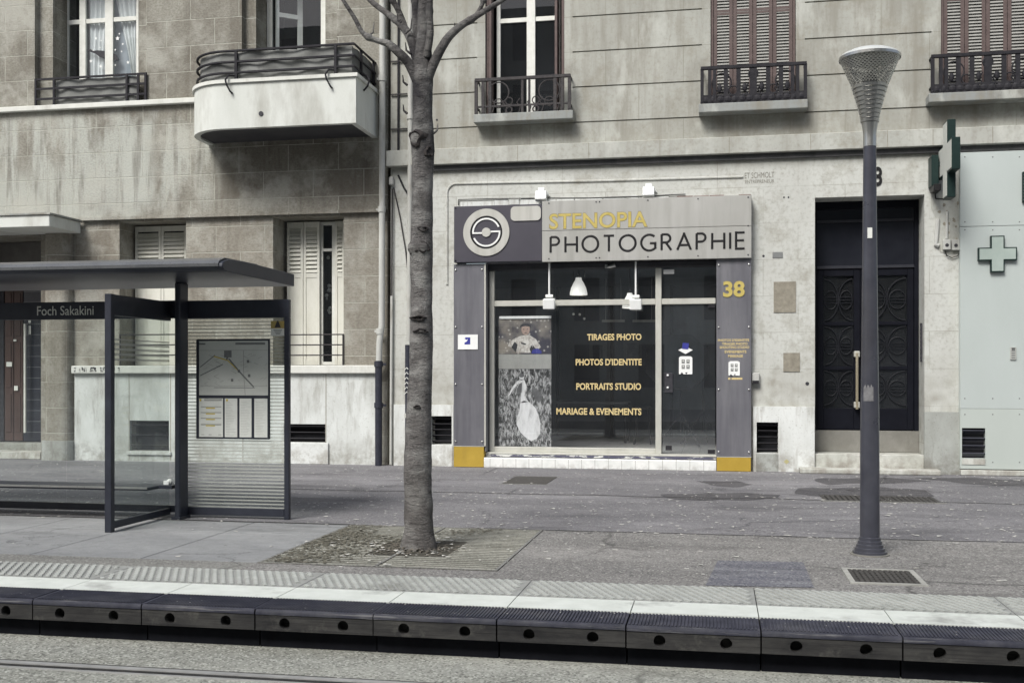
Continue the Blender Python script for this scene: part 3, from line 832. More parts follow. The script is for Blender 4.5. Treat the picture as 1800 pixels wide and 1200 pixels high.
def cloth(x0, x1, z0, z1, y, folds, amp, nx=60, nz=12, seed=1, fan=0.0):
    mb = MB(); rnd = random.Random(seed); ph = rnd.random()*6
    for j in range(nz+1):
        for i in range(nx+1):
            u, v = i/nx, j/nz
            x = x0 + (x1-x0)*u; z = z0 + (z1-z0)*v
            mb.v.append((x, y + amp*sin(folds*2*pi*u + ph + sin(v*3+seed)*.8) + amp*.6*sin(folds*4.7*u+v*2), z))
    for j in range(nz):
        for i in range(nx):
            a = j*(nx+1)+i; mb.f.append((a, a+1, a+nx+2, a+nx+1))
    return mb

# upper left window: one leaf open, two curtained panes with paper stars and a dark paper whale
yw = YB + .58
def X1(px): return PX(px, yw)
W1 = sash('window', X1(116), X1(243.5), zs_-.02, 9.0, yw, [(X1(140), X1(151)), (X1(185), X1(199))], [(PZ(180,40,yw), PZ(180,32,yw))], frame=.05, parent=LB, label='tall white window with curtains, paper stars and one open leaf')
cm = MB()
for a, b, s in ((X1(151), X1(184), 1), (X1(200), X1(232), 2)):
    z0, z1 = zs_, 8.95
    for i in range(24):
        pass
# curtains drawn to the sides, gathered lower down
def drape(xo, xi, z0, z1, y, seed, tie):
    mb = MB(); nx, nz = 28, 30
    for j in range(nz+1):
        v = j/nz
        wd_ = 1 - tie*sin(min(1, (1-v)*1.15)*pi/2)**1.5
        for i in range(nx+1):
            u = i/nx
            mb.v.append((xo + (xi-xo)*u*wd_, y + .018*sin(u*26+seed) + .008*sin(u*11+v*4), z0+(z1-z0)*v))
    for j in range(nz):
        for i in range(nx):
            a = j*(nx+1)+i; mb.f.append((a, a+1, a+nx+2, a+nx+1))
    return mb
P('curtain', drape(X1(151), X1(188), zs_, 8.9, yw+.10, 1, .25), MT['curtain'], W1, 'sheer curtain behind the middle pane', smooth=True)
P('curtain', drape(X1(236), X1(196), zs_, 8.9, yw+.10, 2, .80), MT['curtain'], W1, 'sheer curtain gathered to the right', smooth=True)
P('net_blind', MB().q((X1(150),yw+.16,zs_),(X1(236),yw+.16,zs_),(X1(236),yw+.16,8.9),(X1(150),yw+.16,8.9)), mottled('grey_net_blind', (.30,.335,.36), (.36,.39,.41), 3, .9, bump=0), W1)
st = MB(); rnd = random.Random(5)
def star(mb, x, z, r, y):
    pts = []
    for i in range(10):
        a = pi/2 + i*pi/5; q_ = r if i % 2 == 0 else r*.5
        pts.append((x+q_*cos(a), z+q_*sin(a)))
    mb.poly(pts, y-.003, y)
for px, py, r in ((160,108,.035),(169,68,.03),(172,97,.025),(177,117,.035),(178,72,.02),(207,68,.045),(216,78,.025),(203,88,.022),(214,91,.02),(225,110,.035),(203,115,.02),(164,90,.03),(176,84,.02),(210,60,.02)):
    star(st, PX(px,yw+.02), PZ(px,py,yw+.02), r, yw+.018)
P('paper_stars', st, MT['white_gloss'], W1)
bp = [(152,88),(160,87),(164,90),(172,89),(184,90),(184,104),(176,101),(168,95),(160,92)]
bp2 = [(199,94),(204,96),(208,103),(208,107),(200,106)]
wh = MB(); 
wh.poly([(PX(a,yw+.02), PZ(a,b,yw+.02)) for a, b in bp], yw+.012, yw+.018); wh.poly([(PX(a,yw+.02), PZ(a,b,yw+.02)) for a, b in bp2], yw+.012, yw+.018)
P('paper_whale', wh, MT['blue'] if False else MT['photo_dark'], W1)

def flat_railing(root, px0, px1, ytops, posts, Y, zb, canvas_px, name):
    """three flat rails with uprights; canvas tied behind"""
    xa, xb = PX(px0,Y), PX(px1,Y)
    r = MB()
    for z in ytops: r.box(xa, xb, Y-.012, Y+.012, z-.018, z+.018)
    for p in posts: r.box(PX(p,Y)-.02, PX(p,Y)+.02, Y-.016, Y+.016, zb, ytops[0]+.017)
    o = P('railing', r, MT['iron'], root)
    P('screen', cloth(PX(canvas_px[0],Y), PX(canvas_px[1],Y), zb+.005, ytops[0]-.02, Y+.045, 4, .012, seed=3), MT['canvas'], o, smooth=True)
    return o
Yr = YB - .04
flat_railing(LB, 61, 258, (PZ(160,135,Yr), PZ(160,152,Yr), PZ(160,170,Yr)), (63,95,223,243,256), Yr, zs_-.005, (95,242), 'railing')

# balcony window: leaf swung open
def X2(px): return PX(px, yw)
W2 = sash('window', X2(469), X2(573), zs_-.02, 9.0, yw, [], [], frame=.1, parent=LB, label='white balcony window with one leaf swung open')
hx, lw = X2(483), .50
lf = MB(); Rm = Matrix.Rotation(radians(38), 3, 'Z')
def lp(u, dy, z): 
    v = Rm @ Vector((u, dy, 0)); return (hx + v.x, yw + .06 + v.y, z)
def lbox(u0, u1, z0, z1):
    n = len(lf.v)
    for z in (z0, z1):
        for (u, d) in ((u0,0),(u1,0),(u1,.045),(u0,.045)): lf.v.append(lp(u, d, z))
    for f in ((0,3,2,1),(4,5,6,7),(0,1,5,4),(1,2,6,5),(2,3,7,6),(3,0,4,7)): lf.f.append(tuple(n+i for i in f))
lbox(0,.06,zs_,8.9); lbox(lw-.09,lw,zs_,8.9); zt = PZ(500,22,yw); lbox(.06,lw-.09,zt-.04,zt+.04)
P('open_leaf', lf, MT['white_paint'], W2)

# rounded balcony: solid parapet, slab, rim, railing, canvas
bx1 = -5.79; bl = -8.95; yf = 16.84; R = .82
def outline(o=0.0, n=14):
    pts = [(bx1+o, YB)] + [(bx1+o, yf-o)]
    Rr = R+o
    for i in range(n+1):
        a = i/n*pi/2
        pts.append((bl+R - Rr*sin(a), yf+R - Rr*cos(a)))
    pts.append((bl-o, YB))
    return pts
def band(mb, o_out, o_in, z0, z1, cap=True):
    A, B = outline(o_out), outline(o_in)
    for (p, q_), (p2, q2) in zip(zip(A, A[1:]), zip(B, B[1:])):
        mb.q((q_[0],q_[1],z0),(p[0],p[1],z0),(p[0],p[1],z1),(q_[0],q_[1],z1))
        mb.q((p2[0],p2[1],z0),(q2[0],q2[1],z0),(q2[0],q2[1],z1),(p2[0],p2[1],z1))
        mb.q((p[0],p[1],z1),(p2[0],p2[1],z1),(q2[0],q2[1],z1),(q_[0],q_[1],z1))
        mb.q((p[0],p[1],z0),(q_[0],q_[1],z0),(q2[0],q2[1],z0),(p2[0],p2[1],z0))
    return mb
bz0, bz1 = 5.67, 6.42
bal = band(MB(), 0, -.10, bz0, bz1)
BAL = P('balcony', bal, MT['render_white'], LB)
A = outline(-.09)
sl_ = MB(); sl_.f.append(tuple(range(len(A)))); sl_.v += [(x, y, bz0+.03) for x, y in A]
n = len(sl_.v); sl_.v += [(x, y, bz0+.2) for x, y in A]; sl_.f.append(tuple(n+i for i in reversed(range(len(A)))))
P('balcony_slab', sl_, mottled('shade_toned_underside', (.045,.046,.052), (.075,.075,.078), 2, .9, bump=.1), BAL)  # underside coloured near black to deepen the shade under the balcony
P('balcony_rim', band(MB(), .035, -.12, bz1+.002, bz1+.06), MT['mould'], BAL)
rz = (6.975, 6.79, 6.61)
rm = MB()
B_ = outline(-.05)
for z in rz: rm.tube([(x, y, z) for x, y in B_], .023, 6)
posts = [B_[1], ]
def onfront(px): 
    return (PX(px, yf+.05), yf+.05)
hooks = MB()
for px in (415, 590):
    x, y = onfront(px); rm.box(x-.022, x+.022, y-.02, y+.02, bz1+.06, rz[0])
    hooks.tube([(x-.03, y-.02, 6.56), (x-.09, y-.10, 6.54), (x-.12, y-.15, 6.46), (x-.10, y-.16, 6.38), (x-.05, y-.12, 6.27), (x-.04, y-.06, 6.25)], .016, 6)
xs_ = bx1-.05
for y in (17.25, 17.92):
    rm.box(xs_-.02, xs_+.02, y-.022, y+.022, bz1+.06, rz[0])
hooks.tube([(xs_+.02, 17.25, 6.56), (xs_+.11, 17.22, 6.54), (xs_+.16, 17.20, 6.46), (xs_+.13, 17.20, 6.36), (xs_+.06, 17.2, 6.28)], .016, 6)
RB = P('balcony_railing', rm, MT['iron'], LB, 'curved black balcony railing')
P('bracket_hooks', hooks, MT['iron'], RB)
cs = MB(); D_ = outline(-.10); pts = []
for p, q_ in zip(D_, D_[1:]):
    L = math.hypot(q_[0]-p[0], q_[1]-p[1]); k = max(1, int(L/.07))
    for i in range(k): pts.append((p[0]+(q_[0]-p[0])*i/k, p[1]+(q_[1]-p[1])*i/k))
pts.append(D_[-1])
rnd = random.Random(3); nz = 10
for j in range(nz+1):
    z = bz1+.065 + (rz[0]-.012-bz1-.065)*j/nz
    for i, (x, y) in enumerate(pts):
        q_ = .014*sin(i*.9+sin(j*.7)*1.3) + .012*sin(i*.37+j*.9)
        cs.v.append((x - q_*.5, y + q_, z + .006*sin(i*1.3)))
N = len(pts)
for j in range(nz):
    for i in range(N-1): cs.f.append((j*N+i, j*N+i+1, (j+1)*N+i+1, (j+1)*N+i))
P('canvas_screen', cs, MT['canvas'], RB, smooth=True)
hx_, hz_ = PX(459, yf), PZ(459, 200, yf)
P('drain_hole', MB().tube([(hx_, yf+.02, hz_), (hx_, yf-.012, hz_)], .04, 14), MT['photo_dark'], BAL)

# ground floor window 1: closed cream shutters
ys_ = YL + .47
def guard_rail(px0, px1, Y, par, posts):
    r = MB()
    for py in (588, 606, 624): r.tube([(PX(px0,Y), Y, PZ((px0+px1)/2, py, Y)), (PX(px1,Y), Y, PZ((px0+px1)/2, py, Y))], .012, 6)
    for p in posts: r.tube([(PX(p,Y), Y, 1.73), (PX(p,Y), Y, PZ((px0+px1)/2, 587, Y))], .014, 6)
    return P('guard_rail', r, MT['iron_old'], par)
def shut_pair(edges, label, zl0, y):
    f, s = MB(), MB(); z0, z1 = 1.74, 4.33
    for a, b in edges:
        x0, x1 = PX(a, y)+.004, PX(b, y)-.004
        leaf_louvre(f, s, x0, x1, z0, z1, y, zl0, z1-.10, .075, .05, ((z0, z0+.1), (zl0-.1, zl0), (z1-.1, z1)))
        f.box(x0+.05, x1-.05, y+.012, y+.024, z0+.1, zl0-.1)
    o = P('shutter', f, MT['shut_white'], LB, label, bevel=.003)
    P('slats', s, MT['shut_white'], o); return o
shut_pair(((237,283),(283,328)), 'pair of cream shutters closed behind the shelter roof', 3.45, ys_)
P('window_back', MB().q((g3[0]-.1,ys_+.3,1.7),(g3[1]+.1,ys_+.3,1.7),(g3[1]+.1,ys_+.3,4.4),(g3[0]-.1,ys_+.3,4.4)), MT['dark'], LB)
guard_rail(210, 327, YL-.02, LB, (211, 326))
shut_pair(((504,533),(533,562)), 'tall cream shutter, left pair of the ajar window', 3.42, ys_)
shut_pair(((588,606),), 'narrow cream shutter right of the ajar window', 3.42, ys_)
W4 = sash('window', PX(562,ys_+.06), PX(589,ys_+.06), 1.74, 4.33, ys_+.06, [], [(PZ(575,441,ys_), PZ(575,436,ys_))], frame=.06, parent=LB, label='narrow dark window between cream shutters')
kn = MB(); rnd = random.Random(9)
for i in range(9):
    kn.sphere((PX(577,ys_+.35)+rnd.uniform(-.04,.04), ys_+.35, rnd.uniform(2.7,3.8)), rnd.uniform(.02,.045), 8, 6)
P('trinkets', kn, MT['paper_w'], W4)
guard_rail(506, 603, YL-.02, LB, (508, 603))
P('window_back', MB().q((g4[0]-.1,ys_+.9,1.7),(g4[1]+.1,ys_+.9,1.7),(g4[1]+.1,ys_+.9,4.4),(g4[0]-.1,ys_+.9,4.4)), MT['dark'], LB)

# entrance: canopy, pillar, door, steps
cx1 = -11.47
P('entrance_canopy', MB().box(-15.5, cx1, 17.05, YB-.002, 4.155, 4.365), MT['render_white'], LB, bevel=.01)
P('canopy_flashing', MB().box(-15.5, cx1+.03, 17.02, YB-.002, 4.366, 4.395), MT['lime_grey'], LB)
pl = MB(); xa, xb = PX(74,YL-.2), PX(118,YL-.2)
def rounded(mb, xa, xb, ya, yb, r, z0, z1, n=6):
    pts = [(xb, yb), ]
    for i in range(n+1):
        a = i/n*pi/2; pts.append((xb - r + r*cos(a), ya + r - r*sin(a)))
    for i in range(n+1):
        a = i/n*pi/2; pts.append((xa + r - r*sin(a), ya + r - r*cos(a)))
    pts.append((xa, yb)); k = len(pts); b = len(mb.v)
    mb.v += [(x, y, z0) for x, y in pts] + [(x, y, z1) for x, y in pts]
    for i in range(k-1): mb.f.append((b+i+1, b+i, b+k+i, b+k+i+1))
    mb.f.append(tuple(b+k+i for i in reversed(range(k))))
rounded(pl, xa, xb, YL-.2, YL+.25, .14, 0, 4.153)
P('entrance_pillar', pl, MT['ashlar'], LB, smooth=True)
pb = MB(); rounded(pb, xa-.05, xb+.05, YL-.26, YL+.2, .16, 0, .36)
P('pillar_base', pb, MT['plinthG'], LB, smooth=True, bevel=.0)
ye = YL + .8
dd = MB()
dx = [PX(p, ye) for p in (-70, 8, 24, 40, 43, 76)]
dd.box(dx[1], dx[2]-.006, ye, ye+.05, .28, 3.3); dd.box(dx[2]+.006, dx[3], ye, ye+.05, .28, 3.3)
for a, b in ((dx[1],dx[2]-.006),(dx[2]+.006,dx[3])):
    for z0, z1 in ((.45,1.2),(1.32,2.2),(2.32,3.15)):
        dd.box(a+.04, b-.04, ye-.015, ye, z0, z1)
DR = P('entrance_door', dd, MT['wood'], LB, 'red brown panelled wooden door', bevel=.006)
P('pull_handle', MB().tube([(PX(44,ye-.1), ye-.1, .45), (PX(44,ye-.1), ye-.1, 2.55)], .026, 10), MT['white_paint'], DR, smooth=True)
nt = MB(); 
for px, py, w_, h_ in ((16,640,.12,.09),(28,682,.08,.09),(52,565,.05,.05),(52,580,.05,.16),(26,598,.06,.04)):
    x, z = PX(px,ye-.03), PZ(px,py,ye-.03); nt.box(x-w_/2, x+w_/2, ye-.03, ye-.024, z-h_/2, z+h_/2)
P('stuck_notices', nt, MT['paper_w'], DR)
sp = MB(); sp.box(dx[4]-.06, dx[5]+.3, ye+.02, ye+.06, .28, 3.3)
SPN = P('side_panel', sp, mottled('dark_glazed_tile', (.018,.02,.03), (.03,.033,.045), 5, .3, bump=0), LB)
tl = MB()
for i in range(14): tl.box(dx[4]-.06, dx[5]+.3, ye+.016, ye+.0195, .45+i*.21, .458+i*.21)
P('tile_joints', tl, MT['ink'], SPN)
lf2 = MB(); lf2.box(dx[0]-.6, dx[1]-.02, ye, ye+.05, .28, 3.3)
P('door_leaf', lf2, MT['photo_dark'], DR)
tr_ = MB(); tr_.box(dx[0]-.6, dx[5]+.3, ye-.03, ye+.07, 3.302, 3.40)
TR = P('transom_bar', tr_, MT['white_paint'], LB)
P('fanlight', MB().box(dx[0]-.6, dx[5]+.3, ye+.03, ye+.06, 3.402, 4.14), mottled('frosted_fanlight', (.09,.085,.08), (.15,.145,.135), 3, .5, bump=0), LB)
sc_ = MB()
for px in (2, 52):
    x, z = PX(px,ye-.02), 3.46
    sc_.tube([(x,ye-.02,z-.02),(x-.03,ye-.02,z+.05),(x+.02,ye-.02,z+.09)], [.04,.045,.02], 8); sc_.tube([(x+.01,ye-.02,z),(x+.1,ye-.02,z+.05),(x+.13,ye-.02,z+.04)], [.04,.03,.015], 8)
P('scroll_ornament', sc_, MT['photo_dark'], TR)
P('door_step', MB().box(dx[0]-.6, PX(72,YL), YL+.45, ye+.3, 0, .26), MT['plinthG'], LB, bevel=.01)
P('door_step', MB().box(dx[0]-.6, PX(72,YL), YL-.02, YL+.449, 0, .13), MT['step'], LB, bevel=.01)
P('entrance_back', MB().q((dx[0]-1.5,ye+.5,0),(dx[5]+.4,ye+.5,0),(dx[5]+.4,ye+.5,4.2),(dx[0]-1.5,ye+.5,4.2)), MT['dark'], LB)
sg = MB(); rnd = random.Random(31)
for px in (131,139,144,147,150,158,161,164,167,176,180,184,189,193,197,200,208):
    x = PX(px,YL-.153); z = 1.665
    for k in range(3): sg.box(x+rnd.uniform(-.015,.015), x+rnd.uniform(.016,.03), YL-.1535, YL-.1505, z-.045+k*.03, z-.045+k*.03+rnd.uniform(.012,.03))
P('stencilled_scrawl', sg, MT['photo_dark'], LB)
# ---------------------------------------------------------------- right building: pale limestone apartment house
RB_ = E('limestone_building', 'pale limestone building with red brown shutters above the photography shop', 'building', (0, YB, 0))
SZ = 5.97
w5 = (PX(853,YB), PX(992,YB), SZ-.04, 9.0)
w6 = (PX(1249,YB), PX(1399,YB), SZ-.04, 9.0)
w7x = PX(1654,YB); w7 = (w7x, w7x + (w6[1]-w6[0]), SZ-.04, 9.0)
dr = (PX(1432.5,YB), PX(1625,YB), 0, 4.41)
shop = (PX(808,YB), PX(1311,YB), 0, 4.15)
va = (*rect(758,731,794,781,YB-.06),); vb = (*rect(1330,742,1368,796,YB-.06),)
holes = [(*w5,.5,False),(*w6,.5,False),(*w7,.5,False),(*dr,.62,False),(*shop,.24,False),(*va,.4,False),(*vb,.4,False)]
mg = .14
for z in (5.79, 6.38, 6.97, 7.56, 8.15, 8.74):
    for a, b in ((XB+.35, w5[0]-mg),(w5[1]+mg, w6[0]-mg),(w6[1]+mg, w7[0]-mg),(w7[1]+mg, 15.5)):
        holes.append((a, b, z-.011, z+.011, .035, True))
XG = XB + .06
m = MB(); wall(m, XG, 16, 0, 11.5, YB, holes)
m.q((XG,YB+3,0),(XG,YB,0),(XG,YB,11.5),(XG,YB+3,11.5))
m.q((16,YB,0),(16,YB+9,0),(16,YB+9,11.5),(16,YB,11.5)); m.q((XG,YB,11.5),(16,YB,11.5),(16,YB+9,11.5),(XG,YB+9,11.5))
P('wall', m, MT['lime'], RB_)
x0c = XB + .02
P('cornice_band', MB().box(x0c, 16, YB-.14, YB-.002, 5.145, 5.415), MT['lime_plain'], RB_, bevel=.008)
P('cornice_moulding', MB().box(PX(750,YB), 16, YB-.055, YB-.001, 5.055, 5.143), mottled('shadow_toned_gutter', (.045,.047,.05), (.10,.10,.10), 5, .8, streak=.3), RB_)  # dark gutter; the shadow under the band is painted into its colour
vj = MB()
for px in (910, 1035, 1160, 1282, 1425, 1560, 1640, 1745):
    x = PX(px, YB-.14); vj.box(x-.004, x+.004, YB-.1425, YB-.1405, 5.15, 5.41)
P('band_joints', vj, MT['plaque'], RB_)
# plinths
def plinth(px0, px1, ztop, mat, holes=(), Y=YB-.06, name='plinth'):
    mb = MB(); a, b = PX(px0,Y), PX(px1,Y)
    wall(mb, a, b, 0, ztop, Y, [(*h,.06,False) for h in holes])
    mb.q((a,Y,ztop),(b,Y,ztop),(b,YB,ztop),(a,YB,ztop)); mb.q((a,YB,0),(a,Y,0),(a,Y,ztop),(a,YB,ztop)); mb.q((b,Y,0),(b,YB,0),(b,YB,ztop),(b,Y,ztop))
    return P(name, mb, mat, RB_)
plinth(756, 797, 1.05, MT['plinthR'], [va])
plinth(692, 714, 1.05, MT['plinthR'])
plinth(1324, 1432, 1.05, MT['plinthR'], [vb])
plinth(1625, 1687, .98, MT['plinthG'])
vm = rect(757, 782, 795, 820, YB-.07); P('vent_sill', MB().box(vm[0], vm[1], YB-.075, YB-.061, 0, vm[3]), MT['plinthR'], RB_, bevel=.004)
vm = rect(1329, 797, 1368, 826, YB-.07); P('vent_sill', MB().box(vm[0], vm[1], YB-.07, YB-.061, 0, vm[3]), MT['plinthG'], RB_, bevel=.004)
for h, lab in ((va, 'black cellar vent left of the shop'), (vb, 'black cellar vent left of the door')):
    p = P('cellar_vent', MB().box(h[0]+.001, h[1]-.001, YB+.2, YB+.39, h[2], h[3]), MT['dark'], RB_, lab)
    s = MB()
    for i in range(5):
        s.obox(((h[0]+h[1])/2, YB+.02, h[2]+(i+.5)*(h[3]-h[2])/5), (h[1]-h[0]-.004, .06, .01), Matrix.Rotation(radians(-30), 3, 'X'))
    P('louvre_bars', s, MT['iron'], p)

# upper windows
def iron_railing(xa, xb, zb, par, rings, label=None):
    Y = YB - .23; zt = zb + .60
    r = MB()
    r.box(xa, xb, Y-.03, Y+.03, zt-.048, zt)
    r.box(xa+.02, xb-.02, Y-.014, Y+.014, zb+.11, zb+.14)
    for s_, x in ((1, xa), (-1, xb)):
        for k, d in enumerate((.02, .14, .26 if rings < 2 else .22)):
            xx = x + s_*d
            r.box(xx-.026, xx+.026, Y-.022, Y+.022, zb, zt-.03)
            r.sphere((xx, Y, zb+.03), .03, 8, 6)
        r.box(x+s_*.02-.014, x+s_*.02+.014, Y, YB, zt-.03, zt-.005); r.box(x+s_*.02-.014, x+s_*.02+.014, Y, YB, zb+.11, zb+.135)
    def ring(cx, cz, rad, t=.012, a0=0, a1=2*pi):
        n = max(10, int(28*(a1-a0)/(2*pi)))
        r.tube([(cx+rad*cos(a0+(a1-a0)*i/n), Y, cz+rad*sin(a0+(a1-a0)*i/n)) for i in range(n+1)], t, 6)
    zc = zb + .35; W = xb - xa
    if rings == 1:
        xm = (xa+xb)/2
        r.box(xm-.02, xm+.02, Y-.02, Y+.02, zb, zt-.03); r.box(xm+.10, xm+.135, Y-.016, Y+.016, zb, zt-.03)
        ring(xa+W*.78, zc, .175); ring(xa+W*.78, zb+.17, .075, .01); ring(xa+W*.25, zc, .175); ring(xa+W*.25, zb+.17, .075, .01)
        for q_ in (.36, .64):
            ring(xa+W*q_, zb+.2, .06, .01); ring(xa+W*q_, zb+.05, .05, .014)
        for q_ in (.18, .32, .46, .57, .70, .86):
            r.tube([(xa+W*q_, Y, zb), (xa+W*q_+.03, Y, zb+.09), (xa+W*q_-.03, Y, zb+.17), (xa+W*q_+.02, Y, zb+.24)], .011, 6)
    else:
        for q_ in (.24, .36, .50, .64, .76):
            xx = xa+W*q_
            wd_ = .055 if q_ == .5 else .034
            r.box(xx-wd_, xx+wd_, Y-.016, Y+.016, zb, zt-.03)
        ring(xa+W*.5, zc+.10, .07, .016); ring(xa+W*.80, zc-.02, .15); ring(xa+W*.20, zc-.02, .15)
        ring(xa+W*.31, zb+.2, .07, .011); ring(xa+W*.69, zb+.2, .07, .011)
        for q_ in (.28, .44, .56, .72):
            r.tube([(xa+W*q_, Y, zb), (xa+W*q_+.04, Y, zb+.10), (xa+W*q_-.03, Y, zb+.2), (xa+W*q_+.02, Y, zb+.3)], .012, 6)
        for i in range(14):
            r.sphere((xa+.08+(W-.16)*i/13, Y, zb+.06), .06, 8, 5, (1.2,.5,1))
        r.box(xa+.05, xb-.05, Y-.012, Y+.012, zb+.005, zb+.05)
        for q_ in (.18,.42,.58,.82):
            r.sphere((xa+W*q_, Y, zb+.24), .05, 8, 6, (.8,.5,1.4))
    return P('iron_railing', r, MT['iron_old'] if rings == 1 else MT['iron'], par, label)
def sill(px0, px1, par, x1=None):
    a = PX(px0, YB-.28); b = PX(px1, YB-.28) if x1 is None else x1
    P('window_sill', MB().box(a, b, YB-.28, YB+.2, SZ-.175, SZ-.035), MT['lime_grey'], par, bevel=.012, seg=2)
    return a, b
yv = YB + .24
f5 = (PX(873,yv), PX(985,yv))
W5 = sash('window', f5[0], f5[1], SZ-.03, 8.9, yv, [(PX(926,yv), PX(941,yv))], [(PZ(905,40,yv), PZ(905,32,yv))], frame=.065, parent=RB_, label='tall cream window with dark panes and folded red brown shutters')
fs = MB(); fs.box(w5[0]+.005, w5[0]+.05, YB+.05, YB+.23, SZ-.03, 8.95); fs.box(w5[0]+.055, w5[0]+.10, YB+.03, YB+.235, SZ-.03, 8.95)
x9 = PX(976, YB+.1); fs.box(x9, x9+.045, YB+.03, YB+.235, SZ-.03, 8.95); fs.box(w5[1]-.05, w5[1]-.004, YB+.02, YB+.23, SZ-.03, 8.95)
P('folded_shutter', fs, MT['shut_red'], RB_, bevel=.004)
a, b = sill(832, 1007, RB_)
iron_railing(PX(835,YB-.23), PX(1003,YB-.23), SZ-.03, RB_, 1, 'open iron railing with rings in front of the cream window')
def shutters(wx, par, label):
    y = YB + .05; W = wx[1]-wx[0]-.01; x = wx[0]+.005; f, s = MB(), MB()
    f.box(x, x+.04, y-.02, y+.08, SZ-.035, 8.98); f.box(x+W-.04, x+W, y-.02, y+.08, SZ-.035, 8.98)
    lw_ = (W-.08)/4
    for i in range(4):
        a = x+.04+i*lw_+.003; b = a+lw_-.006
        leaf_louvre(f, s, a, b, SZ-.03, 8.95, y, SZ+.12, 8.75, .05, .058, ((SZ-.03, SZ+.12),(7.45,7.54),(8.75,8.95)), .04)
    o = P('shutter', f, MT['shut_red'], par, label, bevel=.003); P('slats', s, MT['louvre'], o)
    P('dark_room', MB().q((wx[0],y+.3,SZ-.1),(wx[1],y+.3,SZ-.1),(wx[1],y+.3,9),(wx[0],y+.3,9)), MT['dark'], o)
shutters(w6, RB_, 'closed red brown louvred shutters above the shop')
a, b = sill(1228, 1420, RB_); wd6 = b - a
iron_railing(PX(1232,YB-.23), PX(1418,YB-.23), SZ-.03, RB_, 2, 'dense iron railing before the closed shutters')
wr6 = PX(1418,YB-.23) - PX(1232,YB-.23)
shutters(w7, RB_, 'closed red brown louvred shutters cut by the right border')
a7 = PX(1633,YB-.28); sill(1633, 0, RB_, a7+wd6)
iron_railing(PX(1637,YB-.23), PX(1637,YB-.23)+wr6, SZ-.03, RB_, 2, 'dense iron railing cut by the right border')

# dark double door, steps
yd = YB + .52
dx0, dx1 = dr[0]+.002, dr[1]-.002
zk = PZ(1520, 756, yd); ztop = dr[3]
zt1, zt2 = PZ(1520,388,yd), PZ(1520,377,yd); zm = PZ(1520,470,yd)
d = MB(); fr = .07
d.box(dx0, dx0+fr, yd-.05, yd+.05, zk, ztop-.002); d.box(dx1-fr, dx1, yd-.05, yd+.05, zk, ztop-.002)
d.box(dx0+fr, dx1-fr, yd-.05, yd+.05, ztop-.12, ztop-.002)
xm = PX(1512, yd)
x0d, x1d = dx0+fr+.003, dx1-fr-.003
DOOR = P('entrance_door', d, MT['door'], RB_, 'tall dark double door behind the lamp post', bevel=.005)
for a, b in ((x0d, xm-.003), (xm+.003, x1d)):
    lfm = MB(); s_ = .10
    lfm.box(a, a+s_, yd-.02, yd+.04, zk+.01, zm-.02); lfm.box(b-s_, b, yd-.02, yd+.04, zk+.01, zm-.02)
    lfm.box(a+s_, b-s_, yd-.02, yd+.04, zk+.01, zk+.36); lfm.box(a+s_, b-s_, yd-.02, yd+.04, zm-.14, zm-.02)
    zz = [zk+.36, zk+1.02, zk+1.75, zm-.14]
    for z in zz[1:3]: lfm.box(a+s_, b-s_, yd-.02, yd+.04, z-.03, z+.03)
    LFD = P('door_leaf', lfm, MT['door'], DOOR, bevel=.006)
    gl_ = MB(); gl_.q((a+s_,yd+.02,zk+.36),(b-s_,yd+.02,zk+.36),(b-s_,yd+.02,zm-.14),(a+s_,yd+.02,zm-.14))
    P('door_glass', gl_, MT['glass'], DOOR)
    gr = MB()
    for z0, z1 in zip(zz, zz[1:]):
        cxm, czm = (a+b)/2, (z0+z1)/2; hw, hh = (b-a)/2-s_-.02, (z1-z0)/2-.05
        for sx in (-1, 1):
            for sz in (-1, 1):
                gr.tube([(cxm+sx*hw*(1-cos(t*pi/2/8)), yd-.0, czm+sz*hh*(sin(t*pi/2/8))) for t in range(9)], .011, 6)
                gr.tube([(cxm+sx*(hw-hw*.45*(1-cos(t*pi/8))), yd, czm+sz*hh*.45*sin(t*pi/8)) for t in range(9)], .009, 6)
        for q_ in (-.12, 0, .12): gr.box(cxm-hw, cxm+hw, yd-.006, yd+.006, czm+q_*.4-.006, czm+q_*.4+.006)
    P('iron_scrollwork', gr, mottled('dark_scroll_iron', (.010,.011,.014), (.022,.023,.027), 9, .5, 0, .12, bump=0), DOOR)
tb_ = MB(); tb_.box(dx0+fr, dx1-fr, yd-.045, yd+.045, zm-.018, zm+.03); tb_.box(dx0+fr, dx1-fr, yd-.03, yd+.045, zt1-.02, zt1+.02)
P('transom_bar', tb_, mottled('dark_grey_transom', (.022,.023,.03), (.036,.038,.046), 6, .4, bump=0), DOOR, bevel=.004)
P('transom_glass', MB().box(dx0+fr, dx1-fr, yd, yd+.02, zm+.03, ztop-.12), mottled('black_transom_glass', (.012,.013,.018), (.02,.022,.028), 3, .12, bump=0), DOOR)
hb = MB(); xh, yh_ = PX(1506.5,yd-.12), yd-.12
zh0, zh1 = PZ(1507,719,yh_), PZ(1507,620,yh_)
hb.tube([(xh,yh_,zh0),(xh,yh_,zh1)], .024, 10)
HBL = P('pull_handle', hb, MT['brass'], DOOR, smooth=True)
hp = MB()
for z in (zh0+.02, zh1-.07): hp.box(xh-.045, xh+.045, yh_-.01, yd-.02, z, z+.10)
P('handle_bracket', hp, MT['alu_frame'], HBL, bevel=.01)
P('kick_plate', MB().box(dx0, dx1, yd-.06, yd+.10, .30, zk-.003), MT['kick'], DOOR, bevel=.004)
P('door_back', MB().q((dx0-.3,yd+.9,0),(dx1+.3,yd+.9,0),(dx1+.3,yd+.9,4.6),(dx0-.3,yd+.9,4.6)), MT['dark'], DOOR)
